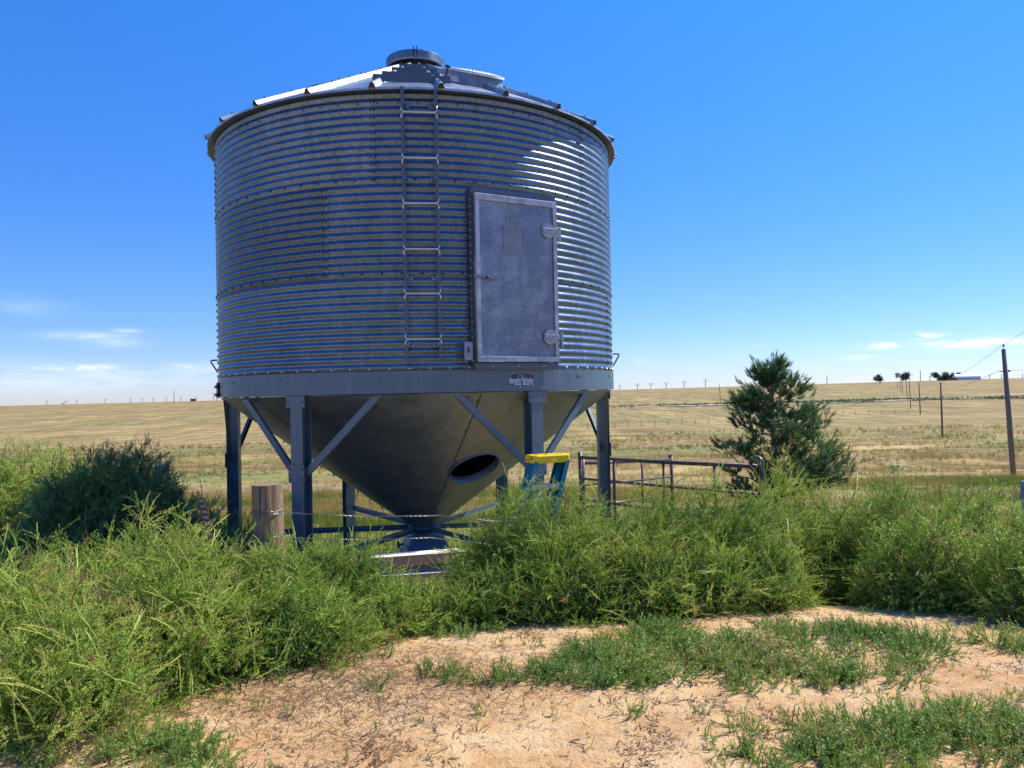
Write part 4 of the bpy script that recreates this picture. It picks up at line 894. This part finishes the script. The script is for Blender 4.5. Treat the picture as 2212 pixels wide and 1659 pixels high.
# ---------------------------------------------------------------- ground cover (uncountable)
def inell(x, y, L): 
    m = np.zeros(len(x))
    for cx, cy, rx_, ry_, k in L: m = np.maximum(m, k*(1-sst(.65, 1.1, np.hypot((x-cx)/rx_, (y-cy)/ry_))))
    return m
def ell(X, Y, sx, sy, k=1.):
    c = Gp(X, Y); a = Gp(X+sx, Y); b1, b2 = Gp(X, Y-sy), Gp(X, Y+sy); return (c[0], c[1], abs(a[0]-c[0]), abs(b1[1]-b2[1])/2, k)
PATCH = [ell(1500, 1405, 300, 62), ell(1750, 1420, 330, 85), ell(1900, 1400, 140, 45), ell(1130, 1450, 190, 40, .8), ell(1330, 1440, 260, 45, .9), ell(1600, 1480, 130, 30, .7), ell(2150, 1520, 120, 30, .6),
         ell(1800, 1625, 320, 75), ell(2120, 1600, 240, 95), ell(1350, 1640, 90, 20, .5), ell(2180, 1400, 60, 18, .9), ell(1950, 1540, 60, 25, .5), ell(320, 1640, 150, 55, 1.), ell(480, 1655, 90, 20, .7), ell(60, 1650, 80, 25, .8), ell(1450, 1350, 160, 18, .5), ell(1000, 1350, 150, 14, .5), ell(690, 1620, 40, 20, .5), ell(1190, 1600, 40, 20, .5), ell(2030, 1390, 70, 18, .3)]
nc = 30000; cx_ = rng.uniform(-4.2, 6.2, nc); cy_ = 2.8+rng.random(nc)*4.4
m = inell(cx_, cy_, PATCH); lo_ = fbm(cx_*1.6, cy_*2.0, 4); hi_ = fbm(cx_*6, cy_*6, 3)
pr = np.clip(sst(.15, .85, m+1.5*(lo_-.5)+.5*(hi_-.5))*sst(0, .25, m), 0, 1)*.155+.022*sst(.42, .6, hi_)
keep = rng.random(nc) < pr; cx_, cy_, m = cx_[keep], cy_[keep], m[keep]; nc = len(cx_)
sz = np.clip(rng.lognormal(-.25, .45, nc), .25, 1.7)*(.55+.6*m); num = np.maximum(3, (16*sz**1.5).astype(int))
ci = np.repeat(np.arange(nc), num); n = len(ci); rr_ = rng.random(n)**.6*.062*sz[ci]; aa = rng.uniform(0, 2*pi, n)
x = cx_[ci]+rr_*np.cos(aa); y = cy_[ci]+rr_*np.sin(aa); pos = np.stack([x, y, H(x, y)-.004], 1)
d = np.stack([np.cos(aa)*rr_*11, np.sin(aa)*rr_*11, np.full(n, 1.)], 1)+rng.normal(0, .35, (n, 3))
tc_ = (.40+.7*(fbm(cx_*.9, cy_*.9, 3)-.5)+rng.normal(0, .14, nc))
V, F, T = scatter(SPR_LOW, pos, d, (.55+.55*sz[ci])*rng.uniform(.7, 1.25, n), tc_[ci]+rng.normal(0, .06, n), rng)
o = mkobj('ground_cover_weeds', V, F, M_cover); attr(o, 'tint', np.clip(T, 0, 1)); setp(o, 'low green weeds growing in patches on the bare sand', 'ground cover', None, 'stuff')
# dry litter: curled blades and twiglets
def litter(n, x, y, Lr_, wr, tint, up_=.35):
    a = rng.uniform(0, 2*pi, n); L = rng.uniform(*Lr_, n); z = H(x, y)+.003; dirx, diry = np.cos(a), np.sin(a); el_ = np.abs(rng.normal(0, up_, n)); wd = rng.uniform(*wr, n)
    p0 = np.stack([x, y, z], 1); d = np.stack([dirx*np.cos(el_), diry*np.cos(el_), np.sin(el_)], 1); s_ = np.stack([-diry, dirx, 0*a], 1)*wd[:, None]; bend_ = rng.normal(0, .35, (n, 1))*s_/wd[:, None]
    p1 = p0+d*L[:, None]*.55+bend_*L[:, None]*.5; p2 = p0+d*L[:, None]+bend_*L[:, None]*-.2+np.array([0, 0, -.002])
    p2[:, 2] = np.maximum(p2[:, 2]-np.abs(L*.25*el_), z+.001)
    V = np.stack([p0-s_, p0+s_, p1+s_*.8, p1-s_*.8, p2], 1).reshape(-1, 3); k = np.arange(n)[:, None, None]*5
    F = (np.array([[0, 1, 2], [0, 2, 3], [3, 2, 4]])[None]+k).reshape(-1, 3); return V, F, np.repeat(tint, 5)
n = 95000; x = rng.uniform(-3, 6.5, n); y = 2.9+rng.random(n)*4.2
mk = sst(.48, .62, fbm(x*2.0+4, y*2.0, 5))*sst(.35, .6, fbm(x*8, y*8, 2))*.9+.05; keep = rng.random(n) < mk*.8; x, y = x[keep], y[keep]; n = len(x)
t = np.clip(.35+rng.normal(0, .22, n), 0, 1)
V, F, T = litter(n, x, y, (.012, .065), (.0014, .0042), t)
n2 = 5500; x2 = rng.normal(-.95, .65, n2); y2 = rng.normal(4.35, .40, n2)
V2, F2, T2 = litter(n2, x2, y2, (.03, .14), (.001, .0025), np.clip(.6+rng.normal(0, .2, n2), 0, 1), .12)
V, F, T = merge([(V, F, T), (V2, F2, T2)])
o = mkobj('dry_litter', V, F, M_lit); attr(o, 'tint', T); setp(o, 'dry brown twigs and dead stems scattered over the sand', 'litter', None, 'stuff')

# field grass
def grass(name, label, n, dmin, dmax, hh, wd_, dens, blades=6, tshift=0.):
    u = rng.random(n); yy = dmin*(dmax/dmin)**u; xx = rng.uniform(-.80, .80, n)*yy
    keep = rng.random(n) < dens(xx, yy)*(1-.75*mown(xx, yy)); xx, yy = xx[keep], yy[keep]; n = len(xx); gr = greenness(xx, yy); rd_ = dryred(xx, yy)
    tall = fbm(xx/6+50, yy/2.5+8, 4); h = hh*(.45+1.1*sst(.4, .7, tall))*rng.uniform(.7, 1.2, n)*(.8+yy/120)
    tint = .66-.58*gr+.14*rd_*(1-gr)+rng.normal(0, .08, n)+tshift
    Vs = []; Ts = []
    for b in range(blades):
        a = rng.uniform(0, 2*pi, n); sp = rng.uniform(.1, .5, n)*h; ox = rng.normal(0, .10, n); oy = rng.normal(0, .08, n); w_ = wd_*(1+yy/40)
        X0, Y0 = xx+ox, yy+oy; Z0 = H(xx, yy); s_ = np.stack([np.ones(n), 0*a, 0*a], 1)*w_[:, None]
        p0 = np.stack([X0, Y0, Z0-.02], 1); p2 = p0+np.stack([np.cos(a)*sp, np.sin(a)*sp, h*rng.uniform(.7, 1.1, n)], 1)
        Vs.append(np.stack([p0-s_, p0+s_, p2], 1)); Ts.append(np.stack([tint-.05, tint-.05, tint+.08], 1))
    V = np.stack(Vs, 1).reshape(-1, 3); T = np.stack(Ts, 1).reshape(-1); F = np.arange(len(V)).reshape(-1, 3)
    o = mkobj(name, V, F, M_grass); attr(o, 'tint', np.clip(T, 0, 1)); return setp(o, label, 'grass', None, 'stuff')
grass('field_grass', 'dry and green grass covering the hollow and the rolling field', 60000, 8.5, 130, .26, .006, lambda x, y: .25+.9*sst(.42, .6, fbm(x/5, y/2.2, 4)))

# ---------------------------------------------------------------- pine
def pine():
    r = np.random.default_rng(5); d0 = 19.; bx, by = wx(1668, d0), d0; g0 = hz(bx, by)
    o = empty('pine_tree', (bx, by, g0), 'bushy dark green pine tree behind the corral panels', 'tree'); Ht = 2.20-g0
    zs = np.array([-1.2, -.9, -.5, 0, .4, .9, 1.4, 1.8, 2.05, 2.35])-g0; rs_ = np.array([1.35, 1.45, 1.5, 1.55, 1.45, 1.20, .86, .52, .30, .06])
    mb = MB(); tk = [np.array([.02*sin(h*2), .03*cos(h), h]) for h in np.linspace(-.05, Ht, 12)]; mb.tube(tk, np.linspace(.10, .012, 12), 9); mb.build('trunk', M_bark, o, smooth=True)
    br = MB(); tp, td = [], []
    def limb(b, e, r0_, n_t, spread):
        m_ = (b+e)/2+np.array([0, 0, -.10*np.linalg.norm(e-b)]); ts = np.linspace(0, 1, 7); pts = [(1-t)**2*b+2*t*(1-t)*m_+t*t*e+r.normal(0, .015, 3) for t in ts]; br.tube(pts, np.linspace(r0_, .005, 7), 5)
        for _ in range(n_t):
            t = 1-r.random()**1.6*.72; i = min(int(t*6), 5); p = pts[i]*(1-(t*6-i))+pts[i+1]*(t*6-i); dv = pts[i+1]-pts[i]; dv /= np.linalg.norm(dv)
            q = p+(r.normal(0, 1, 3)*[1, 1, .8]+dv*.8+[0, 0, .35])*spread*r.uniform(.25, .8)
            if r.random() < .45: br.tube([p, (p+q)/2+[0, 0, -.01], q], [.006, .004, .003], 4)
            for k in range(3): tp.append(q-(q-p)*.18*k+r.normal(0, .02, 3)); td.append((q-p)/(np.linalg.norm(q-p)+1e-6)+[0, 0, .6]+r.normal(0, .3, 3)+dv*.4)
    for k in range(92):
        f_ = r.random()**.9; h = .22+f_*(Ht-.40); R = np.interp(h, zs, rs_)*r.uniform(.62, 1.03)*(1-.12*(r.random() < .3)); a = r.uniform(0, 2*pi)
        asym = 1+.10*cos(a-.2)*(h < 1.4); b = np.array([0, 0, max(.1, h-.30*R)]); e = np.array([cos(a)*R*asym, sin(a)*R, h+.12])
        limb(b, e, .022*(1-f_)+.010, int(9+R*15), .20)
    for a, R, h in ((.25, 1.95, .95), (.18, 1.9, .65), (.15, 1.68, 1.15), (.02, 1.55, .85), (.3, 1.6, 1.40), (-.1, 1.7, .6), (.1, 1.5, 1.2)):
        limb(np.array([0, 0, .4]), np.array([cos(a)*R, sin(a)*R*.5, h+.1]), .035, 26, .24)
    for dx, h in ((-.42, 2.02-g0), (-.28, 1.95-g0), (.30, 2.08-g0), (.48, 1.75-g0), (-.62, 1.60-g0)): limb(np.array([dx*.15, 0, h-.5]), np.array([dx, .1*r.normal(), h]), .014, 9, .10)
    br.build('branches', M_bark, o)
    tp = np.array(tp); td = np.array(td); n = len(tp)
    # needle tuft
    V = []; F = []; T = []
    for k in range(30):
        a = r.uniform(0, 2*pi); s_ = r.uniform(.25, 1.1); dv = np.array([cos(a)*s_, sin(a)*s_, 1.]); dv /= np.linalg.norm(dv); p = np.array([0, 0, r.uniform(-.05, .05)]); w_ = np.cross(dv, [0, 0, 1.]); w_ = w_/np.linalg.norm(w_)*.0038; L = r.uniform(.05, .10)
        V += [p-w_, p+w_, p+dv*L]; F.append((3*k, 3*k+1, 3*k+2)); T += [0, 0, .6]
    lib = [(np.array(V), np.array(F), np.array(T))]
    ti = np.clip(.35+.5*(fbm(tp[:, 0]*2.5+3, tp[:, 2]*2.5, 3)-.5)+r.normal(0, .1, n), 0, 1)
    V, F, T = scatter(lib, tp, td, r.uniform(.9, 1.5, n), ti, r, .3)
    f = mkobj('crown', V, F, M_pine, o); attr(f, 'tint', np.clip(T, 0, 1))
pine()

# ---------------------------------------------------------------- utility poles
def pole(X0, Y0, X1, Y1, d, rad0, label, arms=None, grp=None, ins=True, mat=M_pole):
    t_, b_ = P(X0, Y0, d), P(X1, Y1, d); g0 = hz(b_[0], b_[1]); o = empty('utility_pole', (b_[0], b_[1], g0), label, 'utility pole', grp); tt = t_-np.array([b_[0], b_[1], g0])
    mb = MB(); mb.tube([[0, 0, -.3], tt*.5, tt], [rad0*1.1, rad0, rad0*.82], 12 if d < 100 else 7); mb.build('pole_shaft', mat, o, smooth=True)
    if d < 60:
        mb = MB(); mb.tube([tt, tt+[0, 0, .18]], .02, 8); mb.tube([tt+[0, 0, .18], tt+[0, 0, .28]], [.07, .05], 10); mb.build('insulator', M_steel, o)
        q = tt*.72; q = tt-np.array([0, 0, 1.35]); mb = MB(); mb.tube([q+[-.28, 0, 0], q+[.34, 0, 0]], .03, 8); mb.tube([q+[.30, 0, -.04], q+[.30, 0, .08]], .06, 8); mb.build('wire_bracket', M_steel, o)
    if arms:
        for a, wdt in arms: mb = MB(); q = tt*a; mb.box(q, (wdt, .25, .25)); mb.build('crossarm', mat, o)
    return t_
p1 = pole(2168, 754, 2190, 1022, 46.6, .145, 'nearest weathered utility pole, standing at the right edge')
GP = 'utility poles running across the field at the right'
spec = [(2032, 826, 2036, 937, 111, .13, 'second nearest utility pole, standing left of the nearest one'), (1985, 826, 1988, 890, 192, .13, 'third nearest utility pole in the row across the field'),
        (1964, 821, 1967, 872, 245, .13, 'fourth utility pole in the row, foot by the dirt road'), (1958, 825, 1960, 862, 330, .13, 'fifth utility pole in the row, just beyond the dirt road'),
        (1948, 820, 1950, 847, 455, .14, 'sixth utility pole in the row, on the far slope'), (1944, 814, 1945, 838, 520, .14, 'seventh utility pole in the row, near the distant tree'),
        (1938, 824, 1939, 838, 620, .14, 'smallest utility pole at the far end of the row')]
tops = [p1]+[pole(*s_[:6], s_[6], grp=GP) for s_ in spec]
pole(1554, 829, 1556, 863, 400, .16, 'lone utility pole standing by the road left of the pine')
pole(376, 841, 376, 873, 800, .30, 'lone tall pole on the left skyline')
for X, h_ in ((1786, 22), (1988, 28)): hy = 877-.0258*X; pole(X, hy-h_+1, X+.5, hy+2, 880, .35, 'tall lone pole on the skyline right of the pine' if X < 1900 else 'tall lone pole on the skyline between the distant trees', mat=M_far)
for X, h_ in ((1339, 11), (1377, 13), (1406, 13), (1439, 14), (1478, 16), (1524, 19)):
    hy = 877-.0258*X; pole(X, hy-h_, X, hy+3, 1000, .38, 'thin transmission pole with crossarms on the skyline between bin and pine', ((.93, 7.), (.72, 9.)) if h_ > 12 else ((.93, 5.),), 'skyline poles between the bin and the pine', mat=M_far)
for X in (2009, 2063, 2116, 2138, 2164, 2209): hy = 877-.0258*X; pole(X, hy-12, X, hy+3, 1000, .38, 'thin distant pole with short crossarm on the right skyline', ((.96, 5.),), 'skyline poles at the far right', mat=M_far)
for X in (101, 166, 227, 282, 307, 331, 359, 391, 424, 462, 468): hy = 877-.0258*X; pole(X, hy-(9 if X < 440 else 16), X, hy+3, 1000, .3, 'faint thin pole on the skyline left of the bin', ((.94, 4.),), 'skyline poles left of the bin', mat=M_far)
def line(a, b, label, sag=.5, r=.012):
    a, b = np.array(a), np.array(b); mb = MB(); mb.tube([(a*(1-t)+b*t-np.array([0, 0, 4*sag*t*(1-t)]))-a for t in np.linspace(0, 1, 14)], r, 5); o = mb.build('power_line', M_wire); o.location = tuple(a); setp(o, label, 'power line')
off = np.array([0, 0, .28]); lo = np.array([.30, 0, -1.3])
line(p1+off, P(2300, 655, 27), 'upper wire rising right from the nearest pole', .05, .009); line(p1+lo, P(2330, 780, 30), 'lower wire running right from the nearest pole', .1, .009)
line(p1+off, tops[1]+[0, 0, .1], 'upper wire between the nearest and second pole', .4); line(p1+lo-[.6, 0, 0], tops[1]-[0, 0, .8], 'lower wire between the nearest and second pole', .4)
# field fence posts
def tposts(lst, label, grp):
    proto = None
    for X, Y, d in lst:
        q = P(X, Y, d); g0 = hz(q[0], q[1])
        if proto is None:
            mb = MB(); mb.tube([[0, 0, -.2], [0, 0, .6], [0, 0, 1.25]], [.055, .05, .045], 7); mb.box([0, 0, 1.15], (.11, .04, .04)); proto = mb.build('field_post', M_pole); ob_ = proto
        else: ob_ = proto.copy(); COL.objects.link(ob_)
        ob_.location = (q[0], q[1], g0); setp(ob_, label, 'fence post', grp)
tposts([(1270+29*i, 925-2*i, 150+2*i) for i in range(10)], 'small fence post in the field between bin and pine', 'fence posts between the bin and the pine')
tposts([(1764+28*i, 880-1.2*i, 190+3*i) for i in range(8)], 'small fence post in the field right of the pine', 'fence posts right of the pine')

# ---------------------------------------------------------------- far farm
def far_tree(X, Ybase, hpx, d, label, seed):
    r = np.random.default_rng(seed); q = P(X, Ybase, d); g0 = hz(q[0], q[1]); h = hpx/FPX*d+max(0, q[2]-g0); o = empty('farm_tree', (q[0], q[1], g0), label, 'tree', 'trees on the skyline at the right')
    mb = MB(); mb.tube([[0, 0, -.3], [.2, 0, h*.3], [0, 0, h*.7]], [h*.05, h*.035, h*.015], 7)
    cs = [np.array([r.normal(0, h*.26), r.normal(0, h*.2), h*r.uniform(.30, .82)]) for _ in range(11)]
    for c in cs: mb.tube([[0, 0, h*.25], c], [h*.022, h*.006], 5)
    mb.build('trunk', M_bark, o); n = 1500; k = r.integers(0, 11, n); c = np.array(cs)[k]+r.normal(0, h*.11, (n, 3)); s_ = h*.05
    V = (c[:, None, :]+r.normal(0, s_, (n, 3, 3))).reshape(-1, 3); f = mkobj('crown', V, np.arange(3*n).reshape(-1, 3), M_far_leaf, o); attr(f, 'tint', np.repeat(r.random(n), 3))
far_tree(1901, 829, 19, 800, 'leftmost of the distant trees on the right skyline', 1)
far_tree(1957, 825, 22, 850, 'widest distant tree, behind the row of utility poles', 2)
far_tree(2024, 823, 19, 880, 'distant tree left of the pair nearest the barn', 3)
far_tree(2045, 822, 17, 880, 'distant tree closest to the white barn', 4)
bq = P(2084, 822, 890); g0 = hz(bq[0], bq[1])
o = empty('barn', (bq[0], bq[1], g0), 'distant round roofed white barn on the right skyline', 'barn'); L_, Wd = 31., 12.
def arch(mb, L, Wd, hw, hr, ang_, mi=0):
    c_, s_ = cos(ang_), sin(ang_); pts = [(-Wd/2, 0), (-Wd/2, hw)]+[(-Wd/2*cos(t), hw+hr*sin(t)) for t in np.linspace(.15, pi-.15, 11)]+[(Wd/2, hw), (Wd/2, 0)]
    mb.prism(pts, np.array([-c_*L/2, -s_*L/2, 0]), np.array([c_*L, s_*L, 0]), np.array([-s_, c_, 0]), np.array([0, 0, 1.]), mi)
mb = MB(); arch(mb, L_, Wd, 2.9, 1.2, .12); mb.build('wall', M_barnwall, o); mb = MB(); c_ = .12
pts = [(-Wd/2*1.04*cos(t), 2.7+4.0*sin(t)) for t in np.linspace(0, pi, 14)]; mb.prism(pts, np.array([-cos(c_)*(L_+.8)/2, -sin(c_)*(L_+.8)/2, 0]), np.array([cos(c_)*(L_+.8), sin(c_)*(L_+.8), 0]), np.array([-sin(c_), cos(c_), 0]), np.array([0, 0, 1.])); mb.build('roof', M_white, o)
sp = P(2047, 823, 885); mb = MB(); mb.box([0, 0, 1.6], (18, 8, 3.2)); mb.prism([(-4.4, 0), (4.4, 0), (0, 2.)], np.array([-9.2, 0, 3.2]), np.array([18.4, 0, 0]), np.array([0, 1., 0]), np.array([0, 0, 1.]))
ob_ = mb.build('shed', M_brick); ob_.location = (sp[0], sp[1], hz(sp[0], sp[1])); setp(ob_, 'low dark red shed left of the white barn', 'shed')
sp = P(2071, 822, 930); g0 = hz(sp[0], sp[1]); mb = MB(); mb.tube([[0, 0, 0], [0, 0, 7], [0, 0, 8.6], [0, 0, 9.4]], [3, 3, 2.1, .3], 16); ob_ = mb.build('silo', M_brick, smooth=False); ob_.location = (sp[0], sp[1], g0); setp(ob_, 'dark domed silo rising behind the white barn', 'silo')
# pumpjack and box on the left skyline
q = P(140, 874, 990); g0 = hz(q[0], q[1]); o = empty('pumpjack', (q[0], q[1], g0), 'tiny pumpjack on the far left skyline', 'pumpjack')
mb = MB(); mb.prism([(-.35, -.35), (.35, -.35), (.35, .35), (-.35, .35)], np.array([-8, 0, 4.2]), np.array([14, 0, 3.]), np.array([0, 1., 0]), np.array([0, 0, 1.])); mb.box([6.3, 0, 6.6], (1.2, .8, 3.)); mb.build('walking_beam', M_far, o)
mb = MB(); mb.tube([[-2, 0, -.3], [0, 0, 6.]], .3, 5); mb.tube([[2.2, 0, -.3], [0, 0, 6.]], .3, 5); mb.box([-5, 0, 1.2], (3, 2, 2.4)); mb.build('frame', M_far, o); o.scale = (.45, .45, .55)
q = P(418, 870.5, 900); g0 = hz(q[0], q[1]); mb = MB(); mb.box([0, 0, 1.4], (6, 3, 2.8)); mb.box([0, 0, 2.95], (6.4, 3.3, .3)); ob_ = mb.build('equipment_box', M_brick); ob_.location = (q[0], q[1], g0); setp(ob_, 'small dark red equipment box on the left skyline', 'equipment box')
# scrub along the road (uncountable)
n = 16000; x = rng.uniform(10, 330, n); y = 330+8*rng.normal(size=n)+12*np.sin(x/70)+.05*x; kk = rng.random(n) < sst(.34, .55, fbm(x/14, y/9, 3))*sst(-20, 150, x); x, y = x[kk], y[kk]; n = len(x)
c = np.stack([x, y, H(x, y)+rng.uniform(0, .8, n)], 1); V = (c[:, None, :]+rng.normal(0, .35, (n, 3, 3))*[1.5, 1, .7]).reshape(-1, 3)
o = mkobj('roadside_scrub', V, np.arange(3*n).reshape(-1, 3), M_far_leaf); attr(o, 'tint', np.repeat(rng.random(n), 3)); setp(o, 'dark scrub growing along the distant dirt road', 'scrub', None, 'stuff')
# pale scrap sheet in the right weeds
sp = P(1942, 1236, 6.55); mb = MB(); V = [[-.05, 0, 0], [.05, .01, .01], [.06, .05, .02], [.0, .07, .05], [-.05, .05, .02], [-.05, 0, .004], [.05, .01, .014], [.06, .05, .024], [.0, .07, .054], [-.05, .05, .024]]
mb.add(V, [(0, 1, 2, 3, 4), (9, 8, 7, 6, 5)]+[(i, (i+1) % 5, 5+(i+1) % 5, 5+i) for i in range(5)]); ob_ = mb.build('scrap_sheet', M_white); ob_.location = (sp[0], sp[1]-.1, hz(sp[0], sp[1]-.1)+.16); setp(ob_, 'crumpled white scrap sheet lying in the right weeds', 'scrap')
sp = P(2212, 1085, 11); g0 = hz(sp[0], sp[1]); tz_ = P(2206, 1040, 11)[2]-g0; mb = MB(); mb.box([0, 0, tz_*.5], (.07, .05, tz_)); mb.box([0, -.03, tz_-.12], (.13, .02, .26)); ob_ = mb.build('marker_post', simple('blue_plastic', (.07, .15, .25), .5), bevel=.01); ob_.location = (sp[0], sp[1], g0); setp(ob_, 'blue marker post among the weeds at the right edge', 'marker post')
